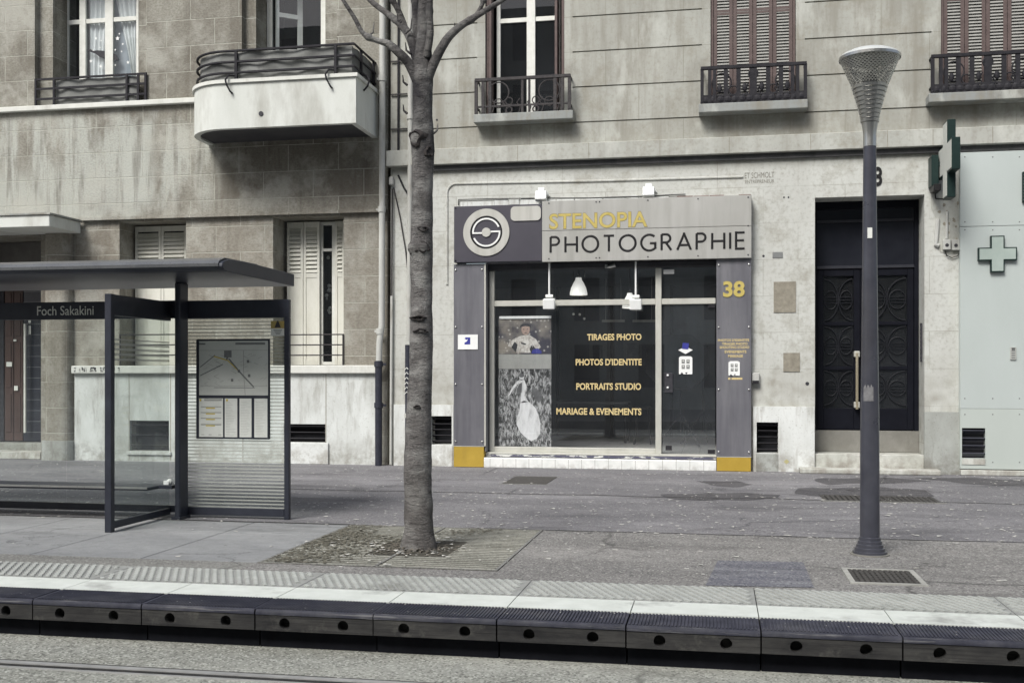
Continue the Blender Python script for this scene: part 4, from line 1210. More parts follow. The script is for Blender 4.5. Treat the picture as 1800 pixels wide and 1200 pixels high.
P('door_step', MB().box(dx0, dx1, YB+.0, yd+.15, 0, .295), MT['step'], RB_, bevel=.012, seg=2)
P('door_step', MB().box(PX(1405,YB-.2), PX(1652,YB-.2), YB-.32, YB-.003, 0, .085), MT['step'], RB_, bevel=.02, seg=2)
xi = PX(1617.5, YB+.1)
ic = MB(); ic.box(dr[1]-.03, dr[1]-.001, YB+.16, YB+.22, PZ(1617,636,YB+.2), PZ(1617,568,YB+.2))
IC = P('intercom', ic, MT['photo_dark'], RB_)
bt = MB()
for i in range(9):
    z = PZ(1617,632-i*7,YB+.2); bt.box(dr[1]-.036, dr[1]-.0305, YB+.17, YB+.21, z-.012, z+.012)
P('buttons', bt, MT['ink'], IC)
dm = MB(); dX, dZ = PX(1382.5,YB-.06), PZ(1382,811,YB-.06)
dm.poly([(dX-.045,dZ),(dX,dZ-.04),(dX+.045,dZ),(dX,dZ+.04)], YB-.062, YB-.0602)
P('yellow_survey_mark', dm, mottled('faded_yellow', (.36,.33,.14), (.45,.42,.25), 30, .8, bump=0), RB_)
rp = MB(); rnd = random.Random(17)
oc = [(1636,340),(1660,336),(1687,345),(1687,442),(1668,446),(1650,440),(1641,420),(1646,395),(1637,370)]
rp.poly([(PX(a,YB)+rnd.uniform(-.03,.03), PZ(a,b,YB)+rnd.uniform(-.04,.04)) for a, b in oc], YB-.009, YB-.001)
P('rough_plaster_patch', rp, MT['lime_plain'], RB_)
hp_ = MB()
for i in range(16):
    a, b, r_ = PX(rnd.uniform(1645,1684),YB), PZ(1660,rnd.uniform(345,438),YB), rnd.uniform(.012,.03)
    hp_.poly([(a+r_*cos(q*1.05)*rnd.uniform(.6,1.3), b+r_*sin(q*1.05)*rnd.uniform(.6,1.6)) for q in range(6)], YB-.0105, YB-.0092)
P('chipped_holes', hp_, MT['plaque'], RB_)
# number, engraved name, plaques, marks
nr = rect(1519, 293, 1551, 327, YB-.03)
nm = MB(); text_mb('38', nr[0], nr[1], nr[2], nr[3], YB-.012, mb=nm, bold=.025)
P('house_number', nm, MT['black'], RB_)
en = MB(); e1 = rect(1309, 303, 1361, 313, YB); e2 = rect(1310, 316, 1361, 322, YB)
text_mb('ET SCHMOLT', e1[0], e1[1], e1[2], e1[3], YB-.004, mb=en); text_mb('ENTREPRENEUR', e2[0], e2[1], e2[2], e2[3], YB-.004, mb=en)
P('engraved_name', en, mottled('engraved_grey', (.17,.165,.14), (.27,.265,.23), 40, .9, bump=0), RB_)
for (a, b, c, d_), nm_ in (((1360,495,1399,549),'large rough tan stone plaque'), ((1377,620,1406,653),'small smooth tan stone plaque')):
    q_ = rect(a,b,c,d_,YB-.01); P('stone_plaque', MB().box(q_[0],q_[1],YB-.012,YB-.001,q_[2],q_[3]), MT['plaque'], RB_, nm_)
q_ = rect(1358,443,1376,453,YB-.01); P('street_plate', MB().box(q_[0],q_[1],YB-.01,YB-.001,q_[2],q_[3]), MT['ink'], RB_)
mk = MB()
for px, py, r_ in ((1419,674,.03),(1378,347,.014),(1386,347,.014),(1342,450,.02),(768,211,.018)):
    mk.tube([(PX(px,YB),YB+.01,PZ(px,py,YB)),(PX(px,YB),YB-.004,PZ(px,py,YB))], r_, 10)
P('drill_holes', mk, MT['photo_dark'], RB_)
# raised plaster frame round the shop, exposed bricks
fp = [(PX(786,YB),YB-.004,PZ(786,500,YB)), (PX(786,YB),YB-.004,PZ(786,340,YB))]
cxa, cza, rr = PX(786,YB)+.16, PZ(786,340,YB), .16
fp += [(cxa-rr*cos(t*pi/16), YB-.004, cza+rr*sin(t*pi/16)) for t in range(1,9)]
fp += [(PX(1060,YB),YB-.004,PZ(1060,318,YB)), (PX(1306,YB),YB-.004,PZ(1306,311,YB))]
P('plaster_frame', MB().tube(fp, .022, 8), MT['lime'], RB_)
bq = rect(1190,343,1320,352,YB-.01); bm = MB(); x = bq[0]; rnd = random.Random(2)
while x < bq[1]-.1:
    l = rnd.uniform(.18,.26); bm.box(x, min(x+l, bq[1]), YB-.012-rnd.random()*.008, YB-.001, bq[2]+rnd.uniform(0,.015), bq[3]-rnd.uniform(0,.02)); x += l+.012
P('exposed_bricks', bm, MT['brick'], RB_)
bm = MB(); x = PX(810,YB)
while x < bq[0]-.2:
    l = rnd.uniform(.1,.5); z = PZ(1000,352,YB)
    bm.box(x, x+l, YB-.006-rnd.random()*.012, YB-.001, z-.07+rnd.uniform(0,.03), z+.03+rnd.uniform(-.02,.02)); x += l+rnd.uniform(.004,.03)
P('broken_plaster_edge', bm, MT['plinthR'], RB_)
# ---------------------------------------------------------------- the photography shop front
SF = E('shopfront', 'photography shopfront with navy camera panel, silver sign and gold lettering', 'shopfront', (PX(1060,YB), YB, 0))
yf_ = 17.80                                   # front of the sign
fz0, fz1 = 3.462, 4.41
def fx(p): return PX(p, yf_)
P('camera_panel', MB().box(fx(798), fx(953)-.004, yf_, YB-.002, fz0, fz1), MT['navy'], SF, 'navy sign panel with a camera emblem', bevel=.004)
zsp = PZ(1100,402.5,yf_)
P('name_panel', MB().box(fx(953), fx(1321), yf_-.01, YB-.002, zsp+.003, fz1+.045), MT['alu'], SF, 'upper silver sign panel', bevel=.004)
P('name_panel', MB().box(fx(953), fx(1321), yf_-.01, YB-.002, fz0-.02, zsp-.003), MT['alu'], SF, 'lower silver sign panel', bevel=.004)
def annulus(mb, cx, cz, r0, r1, y0, y1, a0=0, a1=2*pi, n=48):
    full = abs(a1-a0-2*pi) < 1e-6
    k = n if full else max(6, int(n*(a1-a0)/(2*pi)))
    m_ = k if full else k+1; b = len(mb.v)
    for i in range(m_):
        a = a0+(a1-a0)*i/k
        for r in (r0, r1):
            mb.v += [(cx+r*cos(a), y0, cz+r*sin(a)), (cx+r*cos(a), y1, cz+r*sin(a))]
    for i in range(k):
        A = b+4*i; B = b+4*((i+1) % m_)
        mb.f += [(A, B, B+2, A+2), (A+2, B+2, B+3, A+3), (B, A, A+1, B+1)]
    return mb
def disc(mb, cx, cz, r, y0, y1, n=40):
    mb.poly([(cx+r*cos(2*pi*i/n), cz+r*sin(2*pi*i/n)) for i in range(n)], y0, y1); return mb
lx, lz = fx(855), PZ(855,408.5,yf_); ppm = fx(856)-fx(855)
pz_ = PZ(855,408,yf_)-PZ(855,409,yf_)
sc1 = pz_
e = MB(); annulus(e, lx, lz, 29*sc1, 41.5*sc1, yf_-.018, yf_-.001)
fl = []
fr0, fr1, fzA, fzB = fx(898), fx(951), PZ(925,388,yf_), PZ(925,362.5,yf_); rr = .07
for cx_, cz_, a0 in ((fr1-rr,fzB-rr,0),(fr0+rr,fzB-rr,pi/2),(fr0+rr,fzA+rr,pi),(fr1-rr,fzA+rr,1.5*pi)):
    fl += [(cx_+rr*cos(a0+i*pi/12), cz_+rr*sin(a0+i*pi/12)) for i in range(7)]
e.poly(fl, yf_-.018, yf_-.001)
disc(e, lx, lz, 8*sc1, yf_-.020, yf_-.001)
P('camera_emblem', e, MT['ring'], SF)
e = MB(); annulus(e, lx, lz, 26.3*sc1, 28.6*sc1, yf_-.014, yf_-.001)
P('lens_line', e, MT['black'], SF)
e = MB(); annulus(e, lx, lz, 22.5*sc1, 25.4*sc1, yf_-.016, yf_-.001, radians(22), radians(180)); annulus(e, lx, lz, 22.5*sc1, 25.4*sc1, yf_-.016, yf_-.001, radians(204), radians(360))
e.box(lx-25*sc1, lx-8*sc1, yf_-.0155, yf_-.001, lz-1.4*sc1-.01, lz+1.4*sc1-.01); e.box(lx+8*sc1, lx+25*sc1, yf_-.0155, yf_-.001, lz-1.4*sc1+.01, lz+1.4*sc1+.01)
P('iris_emblem', e, MT['white_gloss'], SF)

# letters drawn as strokes: cap height 1, each glyph = (advance, strokes)
def arc(cx, cy, rx, ry, a0, a1, n=14):
    return [(cx+rx*cos(radians(a0+(a1-a0)*i/n)), cy+ry*sin(radians(a0+(a1-a0)*i/n))) for i in range(n+1)]
GL = {
 'P': (.60, [[(0,0),(0,1)], [(0,1),(.27,1)]+arc(.27,.745,.27,.255,90,-90)+[(0,.49)]]),
 'H': (.74, [[(0,0),(0,1)], [(.74,0),(.74,1)], [(0,.5),(.74,.5)]]),
 'O': (1.0, [arc(.5,.5,.5,.5,90,450,36)]),
 'T': (.66, [[(0,1),(.66,1)], [(.33,1),(.33,0)]]),
 'G': (.92, [arc(.5,.5,.5,.5,50,318,28)+[(.88,.17),(.88,.46),(.55,.46)]]),
 'R': (.62, [[(0,0),(0,1)], [(0,1),(.27,1)]+arc(.27,.745,.27,.255,90,-90)+[(0,.49)], [(.26,.49),(.60,0)]]),
 'A': (.84, [[(0,0),(.42,1),(.84,0)], [(.155,.30),(.685,.30)]]),
 'I': (.0, [[(0,0),(0,1)]]),
 'E': (.52, [[(.52,1),(0,1),(0,0),(.52,0)], [(0,.51),(.48,.51)]]),
 'N': (.78, [[(0,0),(0,1),(.78,0),(.78,1)]]),
 'S': (.52, [arc(.27,.735,.235,.265,40,215,14)+arc(.26,.255,.255,.255,55,-155,16)]),
}
def stroke_text(txt, x0, x1, z0, z1, y, t, gap, mb):
    h = z1 - z0 - 2*t
    tot = sum(GL[c][0] for c in txt) + gap*(len(txt)-1)
    kx = (x1 - x0 - 2*t)/tot; x = x0 + t
    for c in txt:
        ad, st_ = GL[c]
        for s in st_:
            W_ = [Vector((x+px*kx, y, z0+t+pz*h)) for px, pz in s]
            W_ = [p for i, p in enumerate(W_) if i == 0 or (p-W_[i-1]).length > 1e-5]
            runs = [[W_[0]]]
            for i in range(1, len(W_)-1):
                runs[-1].append(W_[i])
                if (W_[i]-W_[i-1]).angle(W_[i+1]-W_[i]) > .6: runs.append([W_[i]])
            runs[-1].append(W_[-1])
            for k, rn in enumerate(runs):
                if k > 0: rn[0] = rn[0] - (rn[1]-rn[0]).normalized()*t*.9
                if k < len(runs)-1: rn[-1] = rn[-1] + (rn[-1]-rn[-2]).normalized()*t*.9
                dy = .0006*k
                mb.tube([(p.x, p.y-dy, p.z) for p in rn], t, 8, flat=.3)
        x += (ad+gap)*kx
    return mb
P('shop_lettering', stroke_text('PHOTOGRAPHIE', fx(966), fx(1311), PZ(1138,442.5,yf_), PZ(1138,410.5,yf_), yf_-.012, .020, .36, MB()), MT['black'], SF, 'black word PHOTOGRAPHIE')
_sq = (fx(966), fx(1138), PZ(1050,401,yf_), PZ(1050,374,yf_))
P('letter_backing', text_mb('STENOPIA', _sq[0]-.008, _sq[1]+.008, _sq[2]-.008, _sq[3]+.008, yf_-.0125, bold=.028), mottled('letter_edge', (.16,.14,.09), (.24,.21,.14), 12, .7, bump=0), SF)
P('shop_lettering', text_mb('STENOPIA', *_sq, yf_-.015, bold=.014), MT['gold_text'], SF, 'gold word STENOPIA')
sb = MB()
for px in (965, 1048, 1054, 1139, 1227, 1315):
    for z in (fz1+.005, fz0+.03):
        sb.tube([(fx(px), yf_-.0101, z), (fx(px), yf_-.016, z)], .012, 8)
sb.tube([(fx(1315), yf_-.0101, zsp), (fx(1315), yf_-.016, zsp)], .012, 8)
for px in (801, 801): 
    for z in (fz1-.03, fz0+.03): sb.tube([(fx(px), yf_-.0001, z), (fx(px), yf_-.006, z)], .012, 8)
P('sign_screws', sb, MT['photo_dark'], SF)

# pilaster panels with gold bases
yp = 17.86
def pilaster(px0, px1, zb, label):
    x0, x1 = PX(px0,yp), PX(px1,yp)
    o = P('pilaster_panel', MB().box(x0, x1, yp, YB+.1, zb+.006, fz0-.023), MT['mauve'], SF, label, bevel=.004)
    P('gold_base', MB().box(x0+.004, x1-.004, yp-.004, YB+.1, .004, zb-.006), MT['gold'], SF, bevel=.004)
    P('edge_strip', MB().box(x0-.001, x1+.001, yp-.006, YB, zb-.005, zb+.005), MT['alu_frame'], SF)
    b = MB()
    n = 4
    for i in range(n):
        z = zb+.08 + (fz0-.12-zb-.08)*i/(n-1)
        for x in (x0+.035, x1-.035): b.sphere((x, yp-.006, z), .018, 10, 6, (1,.7,1))
    P('bolts', b, MT['steel'], o, smooth=True)
    return x0, x1
pl0, pl1 = pilaster(797.5, 851, .355, 'grey pilaster panel left of the window')
pr0, pr1 = pilaster(1259.5, 1320.5, .235, 'grey pilaster panel with the gold number 38')
P('edge_trim', MB().box(pl1+.002, pl1+.028, yp-.004, YB+.1, .36, fz0-.024), MT['alu_frame'], SF)
nq = (PX(1271,yp), PX(1309,yp), PZ(1290,522,yp), PZ(1290,494,yp))
P('shop_number', text_mb('38', *nq, yp-.012, bold=.035), MT['gold_text'], SF, 'gold number 38')
gt = MB()
for s_, a, b, y0, y1 in (("PHOTOS D'IDENTITE",1262,1317,595.5,600),('TIRAGES PHOTO',1269,1314,602,606.5),('SHOOTING STUDIO',1265,1317,608,612.5),('EVENEMENTS',1274,1312,615.5,620.5),('MARIAGE',1280,1306,623,628)):
    text_mb(s_, PX(a,yp), PX(b,yp), PZ(1290,y1,yp), PZ(1290,y0,yp), yp-.003, mb=gt, bold=.03)
gt.box(PX(1280,yp), PX(1284,yp), yp-.003, yp-.001, PZ(1290,667,yp), PZ(1290,663.5,yp)); gt.box(PX(1286,yp), PX(1305,yp), yp-.003, yp-.001, PZ(1290,667,yp), PZ(1290,663.5,yp))
P('service_list', gt, MT['gold_pale'], SF)

# reveal, window frame and glass
yg = YB + .12
ox0, ox1 = pl1+.03, pr0-.002
zt_ = fz0 - .02
rv = MB()
rv.box(ox0-.02, ox0-.0005, yp+.02, yg+.1, .27, zt_); rv.box(ox0, ox1, yp+.01, yg+.1, zt_-.02+.02, zt_+.03); rv.box(ox1+.0005, ox1+.02, yp+.02, yg+.1, .27, zt_)
P('reveal_lining', rv, MT['mauve'], SF)
P('shutter_box', MB().box(ox0, ox1, yg-.10, yg+.08, PZ(1060,472,yg), zt_-.001), mottled('dark_shutter_box', (.035,.036,.042), (.06,.06,.068), 4, .5, bump=0), SF, bevel=.01)
def gx(p): return PX(p, yg)
zF0, zF1 = PZ(1000,796,yg), PZ(1060,473,yg)
zb0, zb1 = PZ(1060,536.5,yg), PZ(1060,526.5,yg)
zr0, zr1 = PZ(1010,795,yg), PZ(1010,786,yg)
fm = MB()
xL0, xL1 = gx(861), gx(869.5)
xm0, xm1 = gx(1152.5), gx(1163)
xR = gx(1258)
fm.box(xL0, xL1, yg-.045, yg+.05, zr0, zF1); fm.box(xm0, xm1, yg-.05, yg+.05, zr0, zF1)
fm.box(xL1+.001, xm0-.001, yg-.04, yg+.045, zb0, zb1); fm.box(xm1+.001, xR, yg-.04, yg+.045, zb0, zb1)
fm.box(xL1+.001, xm0-.001, yg-.04, yg+.045, zr0, zr1); fm.box(ox0, xL0-.001, yg-.03, yg+.05, zb0-.01, zb1+.01)
WF = P('window_frame', fm, MT['alu_frame'], SF, bevel=.006)
P('shop_window', MB().q((xL1,yg,zr1),(xm0,yg,zr1),(xm0,yg,zb0),(xL1,yg,zb0)), MT['glass_shop'], SF)
P('transom_pane', MB().q((xL1,yg,zb1),(xm0,yg,zb1),(xm0,yg,zF1),(xL1,yg,zF1)), MT['glass_shop'], SF, 'long transom pane')
P('transom_pane', MB().q((xm1,yg,zb1),(xR,yg,zb1),(xR,yg,zF1),(xm1,yg,zF1)), MT['glass_shop'], SF, 'short transom pane above the door')
zd0 = zr0 + .012
GD = P('glass_door', MB().box(xm1+.012, xR-.006, yg-.006, yg+.006, zd0, zb0-.01), MT['glass_shop'], SF, 'frameless glass door')
lk = MB(); lq = (gx(1168), gx(1183), PZ(1175,690,yg), PZ(1175,655,yg)); lk.box(lq[0], lq[1], yg-.03, yg-.0065, lq[2], lq[3])
LK = P('door_lock', lk, MT['photo_dark'], GD, bevel=.006)
k_ = MB()
for py in (659.5, 681): k_.sphere((gx(1174), yg-.036, PZ(1174,py,yg)), .02, 10, 6)
P('lock_cylinder', k_, MT['white_gloss'], LK)
hg = MB(); hg.box(gx(1170), gx(1181), yg-.025, yg-.0065, PZ(1175,791,yg), PZ(1175,783,yg)); hg.box(gx(1244), gx(1257), yg-.025, yg-.0065, PZ(1250,797,yg), PZ(1250,790,yg))
hg.box(gx(1245), gx(1257), yg-.03, yg-.0065, PZ(1250,541,yg), PZ(1250,536.5,yg)+.01)
P('door_hinge', hg, MT['iron'], GD)
P('door_seal', MB().box(xm1+.001, xm1+.011, yg-.01, yg+.01, zd0, zb0-.01), MT['black'], GD)
# threshold: pale ledge, chipped navy strip, row of white tiles
zT0, zT1 = .168, zr0-.001
P('threshold_ledge', MB().box(ox0-.03, ox1, yg-.16, yg+.06, zT1-.03, zT1), MT['alu_frame'], SF, bevel=.006)
P('navy_strip', MB().box(ox0-.03, ox1, yg-.15, yg+.05, zT0+.012, zT1-.031), MT['chipped'], SF)
P('tile_row', MB().box(ox0-.04, ox1, yg-.26, yg+.05, 0, zT0), MT['tile_white'], SF, bevel=.01, seg=2)
# gold words on the glass
wt = []
for s_, a, b, y0, y1 in (('TIRAGES PHOTO',1032,1127.5,586.5,598),("PHOTOS D'IDENTITE",1012,1128,630,642),('PORTRAITS STUDIO',1013,1127,673,685),('MARIAGE & EVENEMENTS',978,1127.5,717,729)):
    P('glass_lettering', text_mb(s_, gx(a), gx(b), PZ(1070,y1,yg), PZ(1070,y0,yg), yg-.004, bold=.03), MT['gold_pale'], SF, 'pale gold words ' + s_)
# the room behind the glass
rx0, rx1, ry1, rzf, rzt = -4.75, .75, 23.2, zr0-.004, 3.46
r = MB(); y0_ = yg+.085
r.q((rx0,ry1,rzf),(rx1,ry1,rzf),(rx1,ry1,rzt),(rx0,ry1,rzt)); r.q((rx0,y0_,rzf),(rx0,ry1,rzf),(rx0,ry1,rzt),(rx0,y0_,rzt)); r.q((rx1,ry1,rzf),(rx1,y0_,rzf),(rx1,y0_,rzt),(rx1,ry1,rzt))
r.q((rx0,y0_,rzf),(ox0,y0_,rzf),(ox0,y0_,rzt),(rx0,y0_,rzt)); r.q((ox1,y0_,rzf),(rx1,y0_,rzf),(rx1,y0_,rzt),(ox1,y0_,rzt))
r.q((rx0,y0_,rzt),(rx0,ry1,rzt),(rx1,ry1,rzt),(rx1,y0_,rzt))
P('shop_room', r, MT['dark_mid'], SF)
P('shop_floor', MB().q((rx0,y0_-.1,rzf),(rx1,y0_-.1,rzf),(rx1,ry1,rzf),(rx0,ry1,rzf)), MT['floor'], SF)
pp = MB()
for px in (980, 1075, 1180):
    x = PX(px, 23.1); pp.box(x-.03, x+.03, 23.12, 23.19, rzf, rzt)
P('wall_battens', pp, MT['dark'], SF)

# ---- things on and in the shop
def floodlight(px, py, label, grp):
    FY = 17.86; z = PZ(px, py, FY); x = PX(px, FY)
    t = E('floodlight', label, 'floodlight', (x, FY, z), grp)
    b = MB(); Rx = Matrix.Rotation(radians(-18), 3, 'X')
    b.obox((x, FY, z), (.19, .11, .16), Rx)
    P('lamp_housing', b, MT['white_gloss'], t, bevel=.014, seg=2)
    h = MB(); h.box(x-.055, x+.055, FY+.02, FY+.07, z+.09, z+.15)
    P('yoke', h, MT['white_gloss'], t, bevel=.006)
    P('arm', MB().tube([(x+.02, FY+.05, z+.10), (x+.08, FY+.09, z+.07), (x+.12, 17.99, z+.02)], .016, 8), MT['white_gloss'], t)
FG = 'white floodlights of the shop sign'
floodlight(951, 345, 'white floodlight above the joint of the navy and silver sign panels', FG)
floodlight(1140, 338, 'white floodlight above the end of the word STENOPIA', FG)
def hanging(px, py, label, y):
    x = PX(px, y); z = PZ(px, py, y)
    t = E('hanging_spotlight', label, 'spotlight', (x, y, z), 'white spotlights hung before the transom')
    zt2 = zt_ - .002
    P('rod', MB().tube([(x, y, z+.14), (x, y, zt2)], .016, 8), MT['white_gloss'], t)
    P('joint', MB().tube([(x-.06, y, z+.13), (x+.06, y, z+.13)], .026, 10), MT['white_gloss'], t)
    b = MB(); b.obox((x, y-.02, z), (.195, .13, .17), Matrix.Rotation(radians(10), 3, 'X'))
    P('lamp_housing', b, MT['white_gloss'], t, bevel=.012, seg=2)
hanging(965.5, 534, 'white square spotlight on a thin rod before the left transom pane', 17.94)
hanging(1117.5, 535, 'white square spotlight on a thin rod beside the window mullion', 17.94)
_g = G('lit_lamp_shade'); _b = _g.bsdf((.74,.75,.72), .4); _b.inputs['Emission Color'].default_value = (1,.98,.92,1); _b.inputs['Emission Strength'].default_value = .30
MT['lit_shade'] = _g.m
def pendant(px, y0, y1, wpx, Y, label):
    x = PX(px, Y); zt2, zb2 = PZ(px, y0, Y), PZ(px, y1, Y); R_ = wpx/2*(PX(px+1,Y)-PX(px,Y)); h = zt2-zb2
    t = E('pendant_lamp', label, 'lamp', (x, Y, zb2), 'white bell lamps inside the shop')
    b = MB(); b.lathe(x, Y, [(R_, zb2), (R_*.99, zb2+h*.12), (R_*.86, zb2+h*.4), (R_*.60, zb2+h*.68), (R_*.38, zb2+h*.86), (R_*.33, zt2)], 24)
    P('lamp_shade', b, MT['lit_shade'], t, smooth=True)
    P('cord', MB().tube([(x, Y, zt2), (x, Y, rzt)], .008, 6), MT['iron'], t)
    P('cap', MB().tube([(x, Y, zt2), (x, Y, zt2+.06)], .03, 8), MT['iron'], t)
    pl_ = bpy.data.lights.new('lamp_light', 'POINT'); pl_.energy = 26; pl_.shadow_soft_size = .05; pl_.color = (1,.95,.86)
    lo_ = bpy.data.objects.new('lamp_light', pl_); C.objects.link(lo_); lo_.parent = t; lo_.location = (0, .0, .03)
pendant(1017, 488, 518.5, 31, 18.30, 'large white bell lamp hanging inside the transom window')
pendant(1107, 515, 541.5, 27, 18.27, 'smaller white bell lamp partly hidden behind the square spotlight')
# poster banner
yq = yg + .03
def qx(p): return PX(p, yq)
def qz(p, px=922): return PZ(px, p, yq)
PO = E('poster_banner', 'tall photo poster of a child and a bridal gown in the window', 'poster', (qx(922), yq, qz(784)))
P('hanging_rail', MB().box(qx(878), qx(969), yq-.02, yq+.01, qz(560), qz(555.5)), MT['white_gloss'], PO)
a, b = qx(876.5), qx(969)
ph = MB().box(a, b, yq, yq+.006, qz(622), qz(561)); PH = P('child_photo', ph, MT['bokeh'], PO)
def ell(mb, px, py, rx, ry, y0, rot=0, n=20):
    cx_, cz_ = qx(px), qz(py); k = qx(923)-qx(922)
    mb.poly([(cx_+k*(rx*cos(2*pi*i/n)*cos(rot)-ry*sin(2*pi*i/n)*sin(rot)), cz_+k*(rx*cos(2*pi*i/n)*sin(rot)+ry*sin(2*pi*i/n)*cos(rot))) for i in range(n)], yq-y0, yq-y0+.0015)
    return mb
def pol(mb, pts, y0): mb.poly([(qx(x), qz(y)) for x, y in pts], yq-y0, yq-y0+.0015); return mb
s1 = MB(); pol(s1, [(916,590),(930,588),(942,596),(951,610),(944,615),(936,606),(936,620),(908,620),(904,612),(893,608),(896,600),(906,594)], .003); P('white_shirt', s1, MT['paper_w'], PH)
s1 = MB(); ell(s1, 924, 579, 7.5, 9.5, .005); P('printed_face', s1, MT['skin'], PH)
s1 = MB(); pol(s1, [(914,576),(915,571),(920,568.5),(928,568.5),(933,571),(934,577),(931,574),(924,573),(917,574)], .0068)
for ex in (920.6, 927.2): ell(s1, ex, 578.5, 1.1, .7, .0068)
ell(s1, 924, 584.6, 2.4, .6, .0068)
pol(s1, [(916,601),(925,604),(924,606),(916,604)], .005)
pol(s1, [(905,600),(910,606),(907,619),(899,610)], .0045); pol(s1, [(934,606),(938,616),(934,621),(931,614)], .0045); P('printed_hair', s1, MT['photo_dark'], PH)
s1 = MB(); pol(s1, [(936,615),(945,612),(952,617),(952,621.5),(934,621.5)], .006); P('printed_blue_toy', s1, MT['blue'], PH)
cp = MB().box(a, b, yq, yq+.006, qz(648), qz(622.5)); CP = P('caption_strip', cp, MT['alu'], PO)
P('caption_script', text_mb('Steno Photographie', qx(886), qx(966), qz(644), qz(628), yq-.002, shear=.35), MT['ink_pale'], CP)
wp = MB().box(a, b, yq, yq+.006, qz(784), qz(648.5)); WP = P('gown_photo', wp, MT['print_bark'], PO)
s1 = MB(); pol(s1, [(914,708),(921,704),(930,706),(941,716),(947,730),(950,745),(949,762),(944,770),(934,775),(926,770),(915,760),(908,746),(908,736),(913,722)], .003)
pol(s1, [(915,667),(911,674),(902,684),(896,694),(893,697),(896,690),(902,678),(910,669)], .003); ell(s1, 917, 662, 4.2, 4.6, .003)
pol(s1, [(912,668),(922,668),(926,680),(922,694),(929,706),(915,708),(916,692),(912,680)], .003)
_g = G('printed_gown'); _n = _g.noise(9, 6, .65, _g.map((1.6,1,.45), rot=(0,-.25,0)), .6)
_g.bsdf(_g.ramp(_n, [(.30,.42),(.45,.68),(.68,.80)]), .6); MT['gown'] = _g.m
_g = G('printed_shirt'); _n = _g.noise(16, 6, .65, _g.map((1.3,1,.8), rot=(0,.5,0)), .8)
_g.bsdf(_g.mix(_g.ramp(_n, [(.38,0),(.6,1)]), (.33,.30,.27), (.66,.64,.60)), .6); SHM = _g.m
GW = P('white_gown', s1, MT['gown'], WP)
sh_ = bpy.data.objects.get('white_shirt'); sh_.data.materials.clear(); sh_.data.materials.append(SHM)
s1 = MB(); ell(s1, 917, 660, 4.6, 3.2, .005); pol(s1, [(913,674),(918,672),(917,690),(911,692),(908,686)], .005); pol(s1, [(936,676),(944,684),(952,690),(953,700),(947,708),(940,698),(934,690)], .003); P('printed_shadows', s1, MT['photo_grey'], WP)
# notice on the left pilaster
q_ = (PX(805,yp-.01), PX(840,yp-.01), PZ(822,614,yp-.01), PZ(822,588,yp-.01))
N1 = T('wall_notice', MB().box(q_[0], q_[1], yp-.016, yp-.0005, q_[2], q_[3]), MT['white_gloss'], 'white notice with a blue emblem on the left pilaster', 'notice')
eb = MB(); X_, Z_ = PX(822,yp), PZ(822,599,yp); k = PX(823,yp)-PX(822,yp)
yb_ = yp-.0185
eb.poly([(X_-5*k,Z_+4*k),(X_-3*k,Z_+6*k),(X_+5*k,Z_+6*k),(X_+5*k,Z_-6*k),(X_-5*k,Z_-6*k),(X_-5*k,Z_-3*k),(X_-1*k,Z_-1*k),(X_+1*k,Z_+3*k),(X_-2*k,Z_+2*k)], yb_, yb_+.002)
P('blue_emblem', eb, MT['blue'], N1)
# id photo boards
def id_board(px0, py0, px1, py1, Y, label, par=None):
    a, b, c, d = PX(px0,Y), PX(px1,Y), PZ((px0+px1)/2,py1,Y), PZ((px0+px1)/2,py0,Y)
    t = T('photo_board', MB().poly([(a,c),(b,c),(b,d-.02),(b-.03,d),(a+.03,d),(a,d-.02)], Y-.012, Y), MT['white_gloss'], label, 'sign', 'white boards of identity photos')
    W_, H_ = b-a, d-c; s1, s2 = MB(), MB()
    for i in (0, 1):
        for j in (0, 1):
            x = a+W_*(.20+.36*i); z = c+H_*(.30+.30*j)
            s1.box(x, x+W_*.24, Y-.0145, Y-.0125, z, z+H_*.22)
            cx_ = x+W_*.12
            s2.poly([(cx_+W_*.055*cos(2*pi*q/10), z+H_*.14+W_*.07*sin(2*pi*q/10)) for q in range(10)], Y-.0165, Y-.015)
    P('id_photo', s1, MT['ink'], t); P('tiny_face', s2, MT['paper'], t)
    s3 = MB(); s3.poly([(a+W_*.10,c-.001),(a+W_*.22,c+H_*.12),(a+W_*.34,c-.001)], Y-.0135, Y-.0125); s3.poly([(a+W_*.45,c+H_*.1),(a+W_*.55,c-.001),(a+W_*.65,c+H_*.1)], Y-.0135, Y-.0125)
    P('cut_mark', s3, MT['photo_dark'], t)
    return t
id_board(1193.5, 626, 1217, 657.5, yg-.009, 'white board of four identity photos on the glass door')
id_board(1280.5, 634.5, 1300.5, 660, yp-.002, 'white board of four identity photos on the right pilaster')
X_, Z_ = gx(1205), PZ(1205,615,yg); k = gx(1206)-gx(1205)
IS = T('door_sticker', MB().poly([(X_-13*k,Z_),(X_,Z_-7*k),(X_+13*k,Z_),(X_,Z_+6*k)], yg-.0095, yg-.0075), MT['white_gloss'], 'white diamond sticker with a blue block on the glass door', 'sticker')
P('blue_block', MB().poly([(X_-6*k,Z_+2*k),(X_+5*k,Z_+1*k),(X_+6*k,Z_+12*k),(X_-5*k,Z_+13*k)], yg-.012, yg-.0098), MT['blue'], IS)
q_ = (PX(1166,yg-.1), PX(1185,yg-.1), PZ(1175,481,yg-.1), PZ(1175,473,yg-.1))
T('alarm_box', MB().box(q_[0], q_[1], yg-.06, yg-.012, q_[2]-.0, q_[3]), MT['white_gloss'], 'white alarm box at the top of the short transom pane', 'box', bevel=.008)
q_ = PX(1074,yg-.15), PZ(1074,468,yg-.15)
